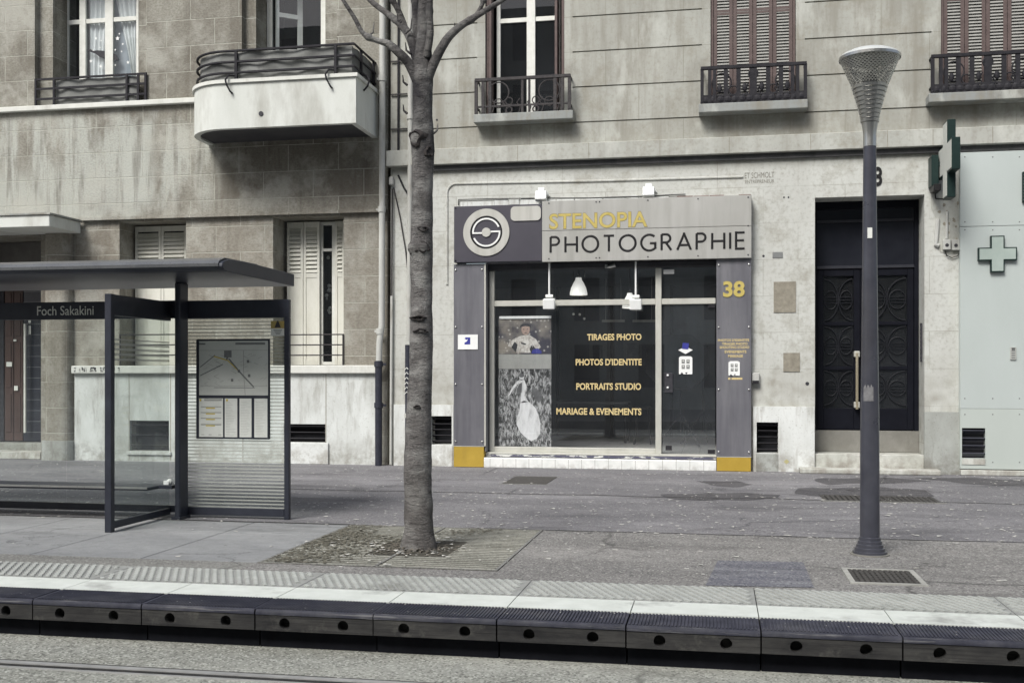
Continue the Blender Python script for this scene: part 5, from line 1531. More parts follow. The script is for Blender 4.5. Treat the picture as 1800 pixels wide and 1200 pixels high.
T('shutter_lock', MB().tube([(q_[0]-.06,yg-.15,q_[1]-.01),(q_[0],yg-.15,q_[1]),(q_[0]+.07,yg-.15,q_[1]+.02)], [.02,.03,.035], 8).box(q_[0]-.10,q_[0]-.06,yg-.16,yg-.10,q_[1]-.03,q_[1]+.03), MT['steel'], 'small metal lock under the sign above the shop window', 'lock')

# studio gear standing inside
def stand(px, Y, ztop, label, head):
    x = PX(px, Y); t = E('light_stand', label, 'light stand', (x, Y, rzf), 'studio light stands')
    P('column', MB().tube([(x,Y,rzf+.25),(x,Y,ztop)], .022, 8), MT['iron'], t)
    for k in range(3):
        a = radians(200+120*k); P('leg', MB().tube([(x,Y,rzf+.62),(x+.45*cos(a),Y+.45*sin(a),rzf+.01)], .016, 6), MT['iron'], t)
    if head == 'octa':
        b = MB(); n = 8; Rr = .62; c0 = Vector((x-.05, Y-.25, ztop)); tilt = Matrix.Rotation(radians(-28), 3, 'X')
        for q, (r_, d_) in enumerate(((Rr,-.12),(Rr*.98,-.05),(.16,.32))):
            for i in range(n):
                b.v.append(tuple(c0 + tilt @ Vector((r_*cos(2*pi*(i+.5)/n), d_, r_*sin(2*pi*(i+.5)/n)))))
        for q in range(2):
            for i in range(n):
                b.f.append((q*n+i, q*n+(i+1)%n, (q+1)*n+(i+1)%n, (q+1)*n+i))
        b.f.append(tuple(range(n))); b.f.append(tuple(2*n+i for i in range(n)))
        P('softbox', b, mottled('softbox_cloth', (.012,.013,.016), (.02,.021,.025), 4, .8, bump=0), t)
    else:
        P('lamp_head', MB().box(x-.12,x+.12,Y-.2,Y+.2,ztop,ztop+.22), MT['iron'], t, bevel=.02)
    return t
stand(1197, 20.3, 1.75, 'black light stand with an octagonal softbox behind the glass door', 'octa')
stand(1236, 20.9, 1.9, 'black light stand with a plain lamp head at the right end of the shop', 'box')
def framed(px0, py0, px1, py1, Y, label, mat):
    a, b, c, d = PX(px0,Y), PX(px1,Y), PZ((px0+px1)/2,py1,Y), PZ((px0+px1)/2,py0,Y)
    t = T('framed_photo', MB().box(a,b,Y-.03,Y,c,d), MT['ink'], label, 'picture', 'framed photos on the shop wall')
    P('print', MB().box(a+.08,b-.08,Y-.034,Y-.0305,c+.08,d-.08), MT[mat], t)
framed(1036, 600, 1066, 640, 23.17, 'framed dark photo on the back wall, left of the pair', 'photo_dark')
framed(1096, 596, 1128, 636, 23.17, 'framed dark photo on the back wall, right of the pair', 'photo_grey')
framed(1010, 668, 1060, 690, 23.17, 'low wide framed photo on the back wall', 'photo_dark')
q_ = PX(1040, 21.3); t = E('work_table', 'dark table standing inside behind the gold window lettering', 'table', (q_, 21.3, rzf))
P('table_top', MB().box(q_-.9,q_+.75,20.9,21.7,1.0,1.04), mottled('grey_table_top', (.10,.11,.115), (.15,.155,.16), 4, .35, bump=0), t)
for a_ in (-.85,.7):
    for b_ in (20.95,21.65): P('leg', MB().box(q_+a_-.02,q_+a_+.02,b_-.02,b_+.02,rzf,1.0), MT['iron'], t)
q_ = PX(1130, 20.6); t = E('stool', 'black stool beside the table inside the shop', 'stool', (q_, 20.6, rzf))
P('seat', MB().lathe(q_,20.6,[(.17,.92),(.18,.95),(.17,.97)],20), MT['iron'], t)
for k in range(4):
    a_ = radians(45+90*k); P('leg', MB().tube([(q_+.13*cos(a_),20.6+.13*sin(a_),.92),(q_+.22*cos(a_),20.6+.22*sin(a_),rzf)], .013, 6), MT['iron'], t)
LBG = 'white lamp bars under the shop ceiling'
for px, label in ((1078,'white lamp bar on the shop ceiling above TIRAGES PHOTO'),(1132,'white lamp bar on the shop ceiling beside the mullion')):
    Y = 21.2; x = PX(px,Y); z = PZ(px,564,Y)
    T('ceiling_lamp_bar', MB().box(x-.22,x+.22,Y-.04,Y+.04,z-.022,z+.022).tube([(x-.15,Y,z+.02),(x-.15,Y,rzt)],.006,6).tube([(x+.15,Y,z+.02),(x+.15,Y,rzt)],.006,6), MT['grey_box'], label, 'lamp bar', LBG)
for px, py, lb in ((1008,552,'tiny round white ceiling spot left of three above the words'),(1019,552.5,'tiny round white ceiling spot between two others'),(1027,560,'tiny round white ceiling spot, lowest of the three')):
    Y = 19.6; x = PX(px,Y); z = PZ(px,py,Y)
    CSP = T('ceiling_spot', MB().sphere((x,Y,z),.024,10,6), MT['white_gloss'], lb, 'spot lamp', 'round ceiling spots in the shop')
    P('cord', MB().tube([(x,Y,z),(x,Y,rzt)],.004,5), MT['black'], CSP)
# ---------------------------------------------------------------- pharmacy front and its cross
PF = E('pharmacy_shopfront', 'pale mint panelled pharmacy front with a cross emblem', 'shopfront', (PX(1760,YB), YB, 0))
yq2 = YB - .12
xq0 = PX(1688, yq2); zj1, zj2, zpt = PZ(1750,397,yq2), PZ(1750,718,yq2), PZ(1700,268,yq2)
pv_ = rect(1691,752,1732,805,yq2)
def panel(z0, z1, holes=()):
    mb = MB(); wall(mb, xq0, 12, z0, z1, yq2, [(*h,.12,False) for h in holes])
    mb.q((xq0,YB,z0),(xq0,yq2,z0),(xq0,yq2,z1),(xq0,YB,z1)); mb.q((xq0,yq2,z1),(12,yq2,z1),(12,YB,z1),(xq0,YB,z1)); mb.q((xq0,yq2,z0),(xq0,YB,z0),(12,YB,z0),(12,yq2,z0))
    return mb
P('cladding_panel', panel(zj1+.004, zpt), MT['mint'], PF)
P('cladding_panel', panel(zj2+.002, zj1-.004), MT['mint'], PF)
P('cladding_panel', panel(.10, zj2-.002, [pv_]), MT['mint_low'], PF, 'lower cladding panel with a vent')
sk = MB()
for px in (1696,1745,1792):
    for py in (276,390,404,700,728,812):
        sk.sphere((PX(px,yq2), yq2-.001, PZ(px,py,yq2)), .011, 8, 4, (1,.5,1))
P('panel_screws', sk, MT['ink'], PF)
P('base_slab', MB().box(xq0, 12, yq2-.05, YB, 0, .085), MT['step'], PF, bevel=.01)
V = P('vent', MB().box(pv_[0]+.001, pv_[1]-.001, yq2+.09, yq2+.118, pv_[2], pv_[3]), MT['dark'], PF)
s = MB()
for i in range(4):
    s.obox(((pv_[0]+pv_[1])/2, yq2+.03, pv_[2]+(i+.5)*(pv_[3]-pv_[2])/4), (pv_[1]-pv_[0]-.004, .07, .012), Matrix.Rotation(radians(-40), 3, 'X'))
P('vent_slats', s, MT['lampm'], V)
q_ = rect(1691,806,1732,816,yq2-.01); P('vent_sill', MB().box(q_[0],q_[1],yq2-.012,yq2-.001,q_[2],q_[3]), MT['step'], PF)
ca, cb, cc, cd = rect(1718,416,1786,478,yq2); cmx, cmz = (ca+cb)/2, (cc+cd)/2; hw = (cb-ca)/2; t3 = hw*.36
def cross_pts(cx, cz, h, t): return [(cx-t,cz-h),(cx+t,cz-h),(cx+t,cz-t),(cx+h,cz-t),(cx+h,cz+t),(cx+t,cz+t),(cx+t,cz+h),(cx-t,cz+h),(cx-t,cz+t),(cx-h,cz+t),(cx-h,cz-t),(cx-t,cz-t)]
CE = P('cross_emblem', MB().poly(cross_pts(cmx, cmz, hw, t3), yq2-.06, yq2-.001), MT['green'], PF)
P('emblem_face', MB().poly(cross_pts(cmx, cmz, hw-.018, t3-.018), yq2-.066, yq2-.0605), mottled('emblem_grey_green', (.30,.36,.33), (.37,.43,.40), 3, .4, bump=0), CE)
gq = rect(1796,302,1850,356,yq2)
GV = P('wall_grille', MB().box(gq[0],gq[1],yq2-.05,yq2-.001,gq[2],gq[3]), MT['green'], PF, bevel=.006)
s = MB()
for i in range(10): s.box(gq[0]+.02,gq[1]-.02,yq2-.055,yq2-.051,gq[2]+.03+i*.048,gq[2]+.052+i*.048)
P('grille_slats', s, MT['ink_pale'], GV)
lq = rect(1775.5,610,1786,632,yq2)
LP_ = T('letter_plate', MB().box(lq[0],lq[1],yq2-.02,yq2-.0005,lq[2],lq[3]), MT['ink_pale'], 'small grey printed plate on the mint pharmacy panel', 'plate')
s = MB()
for i in range(5): s.box(lq[0]+.015,lq[1]-.015,yq2-.0225,yq2-.0205,lq[2]+.02+i*.036,lq[2]+.04+i*.036)
s.box(lq[0]+.02,lq[1]-.02,yq2-.0225,yq2-.0205,lq[3]-.05,lq[3]-.015)
P('printed_lines', s, MT['ink'], LP_)

XS = PX(1650, 17.87)
zc0, zc1 = PZ(1664,348,17.3), PZ(1664,212,17.3)
ah0, ah1 = PZ(1680,299,17.0), PZ(1680,243,17.0)
yA, yB_, yC, yD = 16.90, 17.22, 17.55, 17.87
CSG = E('pharmacy_cross_sign', 'green and white pharmacy cross projecting above the mint front', 'sign', (XS, 17.9, zc0))
def ycross(o):
    return [(yB_+o,zc0+o),(yC-o,zc0+o),(yC-o,ah0+o),(yD-o,ah0+o),(yD-o,ah1-o),(yC-o,ah1-o),(yC-o,zc1-o),(yB_+o,zc1-o),(yB_+o,ah1-o),(yA+o,ah1-o),(yA+o,ah0+o),(yB_+o,ah0+o)]
def xprism(mb, pts, x0, x1):
    n = len(mb.v); k = len(pts)
    mb.v += [(x0,y,z) for y,z in pts] + [(x1,y,z) for y,z in pts]
    mb.f.append(tuple(n+i for i in reversed(range(k)))); mb.f.append(tuple(n+k+i for i in range(k)))
    for i in range(k):
        j = (i+1) % k; mb.f.append((n+i,n+j,n+k+j,n+k+i))
    return mb
P('cross_case', xprism(MB(), ycross(0), XS, XS+.12), MT['green'], CSG, bevel=.006)
P('cross_face', xprism(MB(), ycross(.03), XS-.006, XS-.0005), MT['paper'], CSG)
P('cross_face', xprism(MB(), ycross(.03), XS+.1205, XS+.126), MT['paper_w'], CSG)
q_ = (PX(1638,17.7), PX(1651,17.7), PZ(1647,326,17.7), PZ(1647,272,17.7))
P('mounting_box', MB().box(q_[0],q_[1],17.72,YB-.002,q_[2],q_[3]), MT['green'], CSG, bevel=.01)
P('mounting_box', MB().box(q_[0]+.02,q_[1]+.02,17.66,YB-.05,q_[2]-.09,q_[2]+.02), MT['black'], CSG, bevel=.01)
P('bracket', MB().box(q_[1]-.02,XS-.001,17.74,17.82,(ah0+ah1)/2-.03,(ah0+ah1)/2+.03), MT['green'], CSG)
cbx = MB(); cbx.tube([(q_[0]+.1,YB-.02,q_[2]-.05),(q_[0]+.11,YB-.015,q_[2]-.16),(q_[0]+.24,YB-.015,q_[2]-.17)],.01,6)
P('cable', cbx, MT['iron'], CSG)
# electric boxes and conduits between door and pharmacy
for i, (a, b, c, d_, lab) in enumerate(((1657.5,421,1671,439,'grey junction box with one hole, left of two by the pharmacy edge'),(1673,421,1687,440,'grey junction box with one hole, right of two by the pharmacy edge'))):
    q_ = rect(a,b,c,d_,YB-.05)
    t = T('junction_box', MB().box(q_[0],q_[1],YB-.07,YB-.001,q_[2],q_[3]), MT['grey_box'], lab, 'junction box', 'junction boxes beside the pharmacy', bevel=.008)
    P('cable_hole', MB().tube([((q_[0]+q_[1])/2,YB-.066,(q_[2]+q_[3])/2-.01),((q_[0]+q_[1])/2,YB-.0735,(q_[2]+q_[3])/2-.01)],.028,12), MT['photo_dark'], t)
def pxp(px, py, Y): return (PX(px,Y), Y, PZ(px,py,Y))
T('conduit', MB().tube([pxp(1648,385,YB-.02),pxp(1647,405,YB-.02),pxp(1645,430,YB-.02),pxp(1650,432,YB-.02)],.035,8).tube([pxp(1665,372,YB-.015),pxp(1664,420,YB-.015)],.022,8), MT['grey_box'], 'short grey conduit stubs above the junction boxes by the pharmacy', 'conduit')
T('hanging_cable', MB().tube([pxp(1661,440,YB-.03),pxp(1664,449,YB-.03),pxp(1673,453,YB-.03),pxp(1683,450,YB-.03),pxp(1688,442,YB-.03)],.008,6), MT['black'], 'thin black cable sagging below the two junction boxes', 'cable')
q_ = rect(1321,655,1335,674,YB-.04)
WB = T('wall_socket', MB().box(q_[0],q_[1],YB-.08,YB-.001,q_[2],q_[3]), MT['grey_box'], 'small weathered socket box on the wall right of the shop pilaster', 'socket', bevel=.012)
P('socket_cap', MB().box(q_[0]+.01,q_[1]-.01,YB-.10,YB-.0805,q_[2],q_[2]+.05), MT['iron'], WB)

# ---------------------------------------------------------------- pipes and cables at the joint of the buildings
def vp(px, y0, y1, Y, mid=None):
    x = PX(px, Y); return [(x, Y, PZ(px,y0,Y) if y0 is not None else 11.4), (x, Y, PZ(px,y1,Y))]
DP = E('drainpipe', 'pale drainpipe with a dark iron foot beside the rounded balcony', 'drainpipe', (PX(666,17.87), 17.87, 0))
yD_ = 17.87
top = [(PX(673,yD_),yD_,11.4),(PX(672,yD_),yD_,PZ(672,200,yD_)),(PX(671,yD_),yD_,PZ(671,572,yD_)),(PX(667,yD_),yD_,PZ(667,600,yD_)),(PX(666,yD_),yD_,PZ(666,640,yD_))]
P('upper_pipe', MB().tube(top,.055,14), MT['pipe_white'], DP, smooth=True)
P('iron_foot', MB().tube([(PX(665.5,yD_),yD_,PZ(666,634,yD_)),(PX(665.5,yD_),yD_,.0)],.062,14), MT['pipe_dark'], DP, 'dark iron foot of the drainpipe', smooth=True)
for px, py, mt_ in ((672,138,0),(671,368,0),(668,582,0)):
    cl = MB(); x, z = PX(px,yD_), PZ(px,py,yD_); cl.tube([(x,yD_,z-.05),(x,yD_,z+.05)],.068,14); cl.box(x-.10,x-.05,yD_,YB,z-.02,z+.02)
    P('collar', cl, MT['pipe_white'], DP, smooth=True)
for py in (640,712):
    cl = MB(); x, z = PX(665.5,yD_), PZ(666,py,yD_); cl.tube([(x,yD_,z-.045),(x,yD_,z+.045)],.078,14); cl.box(x,x+.13,yD_-.01,yD_+.03,z-.02,z+.02)
    P('iron_collar', cl, MT['pipe_dark'], DP, smooth=True)
yE = 17.90
DQ = E('drainpipe', 'grey drainpipe half hidden behind the bare tree', 'drainpipe', (PX(718,yE), yE, 0))
P('upper_pipe', MB().tube([(PX(722,yE),yE,11.4),(PX(721,yE),yE,PZ(721,280,yE)),(PX(719,yE),yE,PZ(719,600,yE))],.045,12), MT['pipe_grey'], DQ, smooth=True)
P('iron_foot', MB().tube([(PX(717,yE),yE,PZ(717,606,yE)),(PX(717,yE),yE,0)],.05,12), MT['pipe_dark'], DQ, smooth=True)
P('collar', MB().tube([(PX(721,yE),yE,PZ(721,210,yE)),(PX(721,yE),yE,PZ(721,202,yE))],.06,12).tube([(PX(717,yE),yE,PZ(717,734,yE)),(PX(717,yE),yE,PZ(717,726,yE))],.062,12), MT['pipe_grey'], DQ, smooth=True)
gf = MB()
for i in range(6):
    z = PZ(716,650+i*8.5,yE); x = PX(714.5,yE)
    gf.tube([(x-.02,yE-.052,z),(x+.02,yE-.055,z+.04),(x+.045,yE-.05,z+.01)],.009,5)
P('white_scrawl', gf, MT['paper_w'], DQ)
yC_ = 17.95
CT = E('conduit', 'thin pale conduit running down the joint between the two buildings', 'conduit', (PX(688,yC_), yC_, 0))
P('lower_tube', MB().tube([(PX(688.5,yC_),yC_,PZ(688,520,yC_)),(PX(687,yC_),yC_,0.02)],.024,8), MT['pipe_white'], CT, smooth=True)
P('upper_tube', MB().tube([(PX(689.5,yC_),yC_,PZ(689,332,yC_)),(PX(688.5,yC_),yC_,PZ(688,520,yC_))],.014,8), MT['iron_old'], CT)
q_ = rect(684,311,692,326,YB-.05)
T('junction_box', MB().box(q_[0],q_[1],YB-.09,YB-.001,q_[2],q_[3]), MT['grey_box'], 'small pale junction box under the cornice end by the tree', 'junction box', bevel=.02)
yT = 17.97
CBL = E('wall_cable', 'dark upright cable with iron straps left of the tree top', 'cable', (PX(700,yT), yT, PZ(700,264,yT)))
P('cable_run', MB().tube([(PX(701,yT),yT,11.4),(PX(700,yT),yT,PZ(700,264,yT))],.018,6), MT['iron'], CBL)
ss = MB()
for py in (108,166,227): ss.box(PX(687,yT),PX(716,yT),yT-.012,yT+.012,PZ(700,py,yT)-.01,PZ(700,py,yT)+.01)
P('strap', ss, MT['iron_old'], CBL)
T('wall_cable', MB().tube([pxp(692,330,YB-.02),pxp(703,380,YB-.02),pxp(713,440,YB-.02),pxp(719,500,YB-.03)],.011,6), MT['iron_old'], 'thin slack cable slanting behind the tree trunk', 'cable')
T('wall_cable', MB().tube([pxp(700,308,YB-.02),pxp(710,330,YB-.02),pxp(723,350,YB-.04)],.016,6), MT['iron'], 'short dark cable bending under the cornice end', 'cable')
cw = [pxp(806,361,YB-.02),pxp(806,351,YB-.02),pxp(860,349.5,YB-.02),pxp(930,348.5,YB-.025),pxp(1035,348,YB-.02),pxp(1130,345,YB-.025),pxp(1205,341.5,YB-.02)]
T('wall_cable', MB().tube(cw,.008,6), MT['iron'], 'thin dark cable running along the top of the shop sign', 'cable')

# ---------------------------------------------------------------- tram shelter
SH = E('tram_shelter', 'dark steel and glass tram stop shelter with the name Foch Sakakini', 'shelter', (-6.5, 10.9, 0))
YK = 11.0; sx0, sx1 = PX(331,YK), PX(509.5,YK); XE = -10.6
P('roof', xprism(MB(), [(9.70,2.60),(9.735,2.57),(9.80,2.56),(11.5,2.555),(11.5,2.69),(10.2,2.70),(9.85,2.685),(9.74,2.655),(9.705,2.63)], XE, -4.68), MT['shelter'], SH, bevel=.006)
RF = P('roof_front_skin', xprism(MB(), [(9.690,2.603),(9.698,2.603),(9.733,2.658),(9.845,2.691),(10.6,2.703),(10.6,2.712),(9.84,2.70),(9.724,2.666),(9.688,2.632)], XE, -4.72), MT['roofm'], SH)
cx0, cx1 = -5.752, -5.688
COL = P('column', MB().box(cx0, cx1, 10.77, 10.965, 0, 2.556), MT['shelter'], SH, bevel=.012)
P('column_foot', MB().box(cx0-.02, cx1+.02, 10.74, 10.97, 0, .03), MT['shelter'], SH)
P('column', MB().box(-10.2, -10.06, 10.55, 10.965, 0, 2.556), MT['shelter'], SH, bevel=.012)
cm_ = MB()
for i in range(60): cm_.box(cx1+.004, cx1+.03, 10.985, 10.988, .35+i*.03, .362+i*.03)
# map wing, right of the column
fw = .055
f = MB(); f.box(sx0, sx1, YK-.03, YK+.03, 2.175, 2.37)
P('header_beam', f, MT['shelter'], SH, bevel=.004)
f = MB(); f.box(sx1-fw, sx1, YK-.028, YK+.028, .0, 2.174); f.box(sx0, sx1-fw-.001, YK-.028, YK+.028, .03, .115)
P('wing_frame', f, MT['shelter'], SH, bevel=.004)
P('wing_glass', MB().box(sx0, sx1-fw, YK-.005, YK+.005, .115, 2.175), MT['glass_frit'], SH, 'glass wing with fine pale printed lines')
# header with the stop name and back glass, left of the column
hb_ = P('header_beam', MB().box(XE, cx0-.001, YK-.03, YK+.03, 2.18, 2.375), MT['shelter'], SH, 'header beam carrying the stop name', bevel=.004)
tq = (PX(65.5,YK-.03), PX(165,YK-.03), PZ(115,554,YK-.03), PZ(115,537.5,YK-.03))
P('stop_name', text_mb('Foch Sakakini', *tq, YK-.034, bold=.005), MT['paper_w'], hb_)
P('back_rail', MB().box(XE, cx0-.001, YK-.028, YK+.028, .05, .125), MT['shelter'], SH)
xjn = PX(117, YK)
P('back_glass', MB().box(XE, xjn-.006, YK-.005, YK+.005, .126, 2.179), MT['glass_clear'], SH)
P('back_glass', MB().box(xjn+.006, cx0-.001, YK-.005, YK+.005, .126, 2.179), MT['glass_clear'], SH)
# side wing
XW = -5.92
P('front_post', MB().box(XW-.035, XW+.035, 9.75, 9.82, 0, 2.36), MT['shelter'], SH, bevel=.004)
P('side_beam', MB().box(XW-.025, XW+.025, 9.822, 10.965, 2.15, 2.357), MT['shelter'], SH, bevel=.004)
P('side_rail', MB().box(XW-.022, XW+.022, 9.822, 10.965, .03, .10), MT['shelter'], SH, bevel=.004)
P('side_glass', MB().box(XW-.005, XW+.005, 9.82, 10.965, .10, 2.15), MT['glass_band'], SH, 'side glass with a band of pale printed lines')
ft = MB(); ft.sphere((XW+.02, 10.94, .385), .035, 10, 8); ft.box(XW-.03, XW+.03, 10.9, 10.96, .33, .40)
P('glass_clamp', ft, MT['white_gloss'], SH)
# bench
BE = P('bench_seat', MB().box(XE+.4, XW-.03, 10.56, 10.955, .325, .362), MT['shelter'], SH, bevel=.008)
P('bench_trim', MB().box(XE+.4, XW-.03, 10.548, 10.559, .345, .366), MT['steel'], BE)
for x in (-8.45, -9.8): P('bench_leg', MB().box(x-.03, x+.03, 10.68, 10.80, 0, .324), MT['shelter'], BE)
P('bench_arm', MB().box(XW-.029, XW+.12, 10.80, 10.955, .325, .362), MT['shelter'], BE)
# map case
mq = (PX(346.5,YK-.02), PX(474.5,YK-.02), PZ(410,771,YK-.02), PZ(410,596,YK-.02))
MC = P('map_case', MB().box(mq[0], mq[1], YK-.045, YK-.008, mq[2], mq[3]), MT['shelter'], SH, bevel=.004)
def mx(p): return PX(p, YK-.047)
def mz(p): return PZ(410, p, YK-.047)
ym = YK - .047
MPS = P('map_sheet', MB().box(mx(350), mx(471), ym, ym+.0015, mz(694.5), mz(599)), MT['paper'], MC, 'pale town map')
ln = MB()
def line(mb, pts, r): mb.tube([(mx(a), ym-.001, mz(b)) for a, b in pts], r, 4, flat=.3)
line(ln, [(402,630),(420,652),(446,680)], .008); line(ln, [(352,660),(392,640)], .005); line(ln, [(352,645),(378,624)], .005)
line(ln, [(406,616),(398,632)], .01)
for a, b in ((420,652),(436,635),(438,660),(408,668)): ln.box(mx(a-2), mx(a+2), ym-.003, ym-.0005, mz(b+2.5), mz(b-2.5))
line(ln, [(376,681),(448,681.5)], .003); line(ln, [(350,604),(361,604)], .008); line(ln, [(414,604),(466,604)], .012)
ln.box(mx(394), mx(407), ym-.002, ym-.0005, mz(628), mz(616))
P('map_lines', ln, MT['ink'], MC)
ln = MB(); line(ln, [(352,615.5),(470,615.5)], .0025); line(ln, [(428,616),(428,650),(431,694)], .004); line(ln, [(352,678),(470,678)], .0025)
rnd = random.Random(11)
for i in range(46):
    x, y = rnd.uniform(355,468), rnd.uniform(620,676); d_ = rnd.uniform(-8,8)
    line(ln, [(x,y),(min(469,x+abs(d_)+2),y+d_*.6)], .0022)
P('street_lines', ln, MT['ink_pale'], MC)
ln = MB(); line(ln, [(376,626),(400,633),(420,652)], .006); P('tram_line', ln, MT['yellow'], MC)
for a, b, nm_ in ((350,392,'timetable sheet with yellow bars'),(395,417,None),(421,442,None),(447,470,None)):
    P('timetable_sheet', MB().box(mx(a), mx(b), ym, ym+.0015, mz(768), mz(700)), MT['paper_w'], MC, nm_)
tl_ = MB(); ty = MB()
for i, y in enumerate((715,725,735,746)):
    line(tl_, [(353,y),(389,y)], .006 if i < 3 else .009); line(ty, [(362,y+2.2),(378,y+2.2)], .006)
line(tl_, [(359,702.5),(390,702.5)], .012)
for a, b in ((397,415),(423,440),(449,468)):
    for k in range(22): 
        y = 706+k*2.8; x1_ = a + (b-a)*rnd.uniform(.4,1); line(tl_ if k % 7 == 0 else ty if False else tl_, [(a,y),(x1_,y)], .0012)
for a in (354,367,384): line(tl_, [(a,764),(a+5,764)], .004)
P('timetable_print', tl_, MT['ink_pale'], MC)
for a in (352.5,399): ty.box(mx(a-1.5), mx(a+1.5), ym-.002, ym-.0004, mz(705), mz(701))
P('yellow_marks', ty, MT['yellow'], MC)
# notice at the top right of the wing
sq = (PX(475.5,YK-.02), PX(500,YK-.02), PZ(488,590,YK-.02), PZ(488,564,YK-.02)); szm = PZ(488,577,YK-.02)
SK = T('shelter_notice', MB().box(sq[0], sq[1], YK-.012, YK-.0055, sq[2], szm), MT['paper_w'], 'white and ochre notice stuck on the glass above the map case', 'notice')
P('ochre_top', MB().box(sq[0], sq[1], YK-.012, YK-.0055, szm+.0005, sq[3]), mottled('ochre_print', (.30,.23,.07), (.38,.30,.11), 20, .6, bump=0), SK)
pg = MB(); cx_, cz_ = (sq[0]+sq[1])/2, szm+.04
pg.poly([(cx_-.035,cz_-.03),(cx_+.035,cz_-.03),(cx_+.012,cz_+.03),(cx_,cz_+.045),(cx_-.012,cz_+.03)], YK-.0145, YK-.0125)
P('pictogram', pg, MT['photo_dark'], SK)
pg = MB()
for i in range(4): pg.box(cx_-.05+.01*i, cx_+.05-.008*i, YK-.014, YK-.0125, szm-.02-i*.014, szm-.014-i*.014)
P('printed_lines', pg, MT['ink'], SK)
# ---------------------------------------------------------------- bare tree and its grate
TX, TY = -2.64, 9.36
def tpt(px, py, Y=TY): return Vector((PX(px,Y), Y, PZ(px,py,Y)))
TR_ = E('bare_tree', 'leafless street tree with a knotty grey trunk in front of the shop', 'tree', (TX, TY, 0))
spine = [(736,968,27),(736,955,25.5),(736,930,24.5),(735.5,880,24),(735,800,23),(737,720,21.5),(739.5,640,19.5),(740.5,560,19),(741,500,18.5),(741.5,440,19.5),(742,380,18),(742.5,320,17.5),(743,250,19),(743,190,16.5),(743.5,140,17),(744,100,15.5),(745,60,11.5),(745,20,10.5),(746,-30,9.5)]
def smooth_path(P_, n):
    out = []
    for i in range(len(P_)-1):
        p0 = P_[max(i-1,0)]; p1 = P_[i]; p2 = P_[i+1]; p3 = P_[min(i+2,len(P_)-1)]
        for k in range(n):
            t = k/n; a = [0]*len(p1)
            out.append(tuple(.5*((2*p1[c]) + (-p0[c]+p2[c])*t + (2*p0[c]-5*p1[c]+4*p2[c]-p3[c])*t*t + (-p0[c]+3*p1[c]-3*p2[c]+p3[c])*t**3) for c in range(len(p1))))
    out.append(tuple(P_[-1])); return out
KX = (PX(741,TY)-PX(740,TY))
from mathutils import noise as mn
def limb(name, path, n=16, seed=0, sub=6, knots=(), lab=None, mat='bark', parent=None):
    """path of (x, y, z, r)"""
    pp_ = smooth_path(path, sub); mb = MB()
    mb.tube([p[:3] for p in pp_], [p[3] for p in pp_], n)
    pc = [Vector(p[:3]) for p in pp_]
    for i in range(len(pp_)):
        for k in range(n):
            j = i*n+k; v = Vector(mb.v[j]); d = (v-pc[i]); r = d.length
            if r < 1e-6: continue
            dn = d.normalized()
            f = 1 + .07*mn.noise(Vector((v.x*5+seed, v.y*5, v.z*3))) + .05*mn.noise(Vector((v.x*14, v.y*14+seed, v.z*9)))
            nv = pc[i] + d*f
            for kx, ky, kz, kr, ka in knots:
                q_ = (nv - Vector((kx,ky,kz))).length
                if q_ < kr: nv += dn*ka*(.5+.5*cos(pi*q_/kr))
            mb.v[j] = tuple(nv)
    return P(name, mb, MT[mat], parent or TR_, lab, smooth=True)
trunk = [(PX(a,TY), TY, PZ(a,b,TY), r*KX) for a, b, r in spine]
trunk[0] = (*trunk[0][:2], -.03, .19); trunk[1] = (*trunk[1][:2], .03, .165)
for a, b, c in ((TX+.02,TZ_,.08) for TZ_ in (5.6,6.2,6.9,7.6)): trunk.append((a, TY+.02, b, c-.012*(b-5)))
def kn_(px, py, rad, amp, dy=-.09): return (PX(px,TY), TY+dy, PZ(px,py,TY), rad, amp)
KN = [kn_(730,437,.085,.055), kn_(748,436,.07,.035), kn_(733,245,.10,.03), kn_(757,268,.055,.03,-.02), kn_(745,405,.06,.02), kn_(752,490,.05,.018), kn_(742,545,.08,.022), kn_(744,578,.08,.02), kn_(741,210,.07,.02), kn_(735,712,.05,.012), kn_(738,138,.08,.02)]
limb('trunk', trunk, 28, 1, 8, KN)
def br(pts, seed, dys=None):
    out = []
    for i, (px, py, r) in enumerate(pts):
        Y = TY + (dys[i] if dys else 0); out.append((PX(px,Y), Y, PZ(px,py,Y), r*KX))
    return out
brs = [
 [(740,160,8),(727,128,8.5),(716,108,8),(700,92,7.5),(683,78,6.5),(664,72,4.5),(648,66,4.5),(636,56,4),(622,30,3.5),(604,2,3),(588,-30,2.5),(570,-70,1.6)],
 [(741,140,7.5),(732,105,8),(722,70,7.5),(712,52,7),(695,35,6),(672,18,5),(652,2,4.5),(630,-25,3.5),(600,-70,2)],
 [(713,54,6),(708,38,5.5),(700,18,5),(690,0,4.5),(678,-35,3.5),(668,-90,2)],
 [(744,165,8),(756,128,8.5),(768,100,8),(779,80,7.5),(792,62,7),(810,46,6),(826,36,5.5),(845,24,5),(868,10,4.5),(890,-4,4),(925,-30,3),(960,-70,2)],
 [(828,36,4.5),(838,26,4),(846,12,3.5),(850,0,3),(858,-30,2.4),(860,-80,1.5)],
 [(738,110,7),(733,70,7),(731,30,6.5),(729,0,6),(722,-50,5),(715,-110,3)],
 [(750,100,7),(756,60,6),(755,20,5.5),(757,-20,5),(766,-90,3)],
]
dysets = [[0,-.02,-.05,-.1,-.12,-.15,-.18,-.2,-.25,-.3,-.3,-.35],[0,.03,.06,.1,.12,.15,.2,.22,.3],[.1,.1,.08,.05,.04,.02,0],[0,-.02,-.04,-.05,-.05,-.05,-.03,0,.02,.05,.1,.15],[0]*6,[.05,.08,.1,.12,.15,.2],[-.05,-.1,-.13,-.15,-.2]]
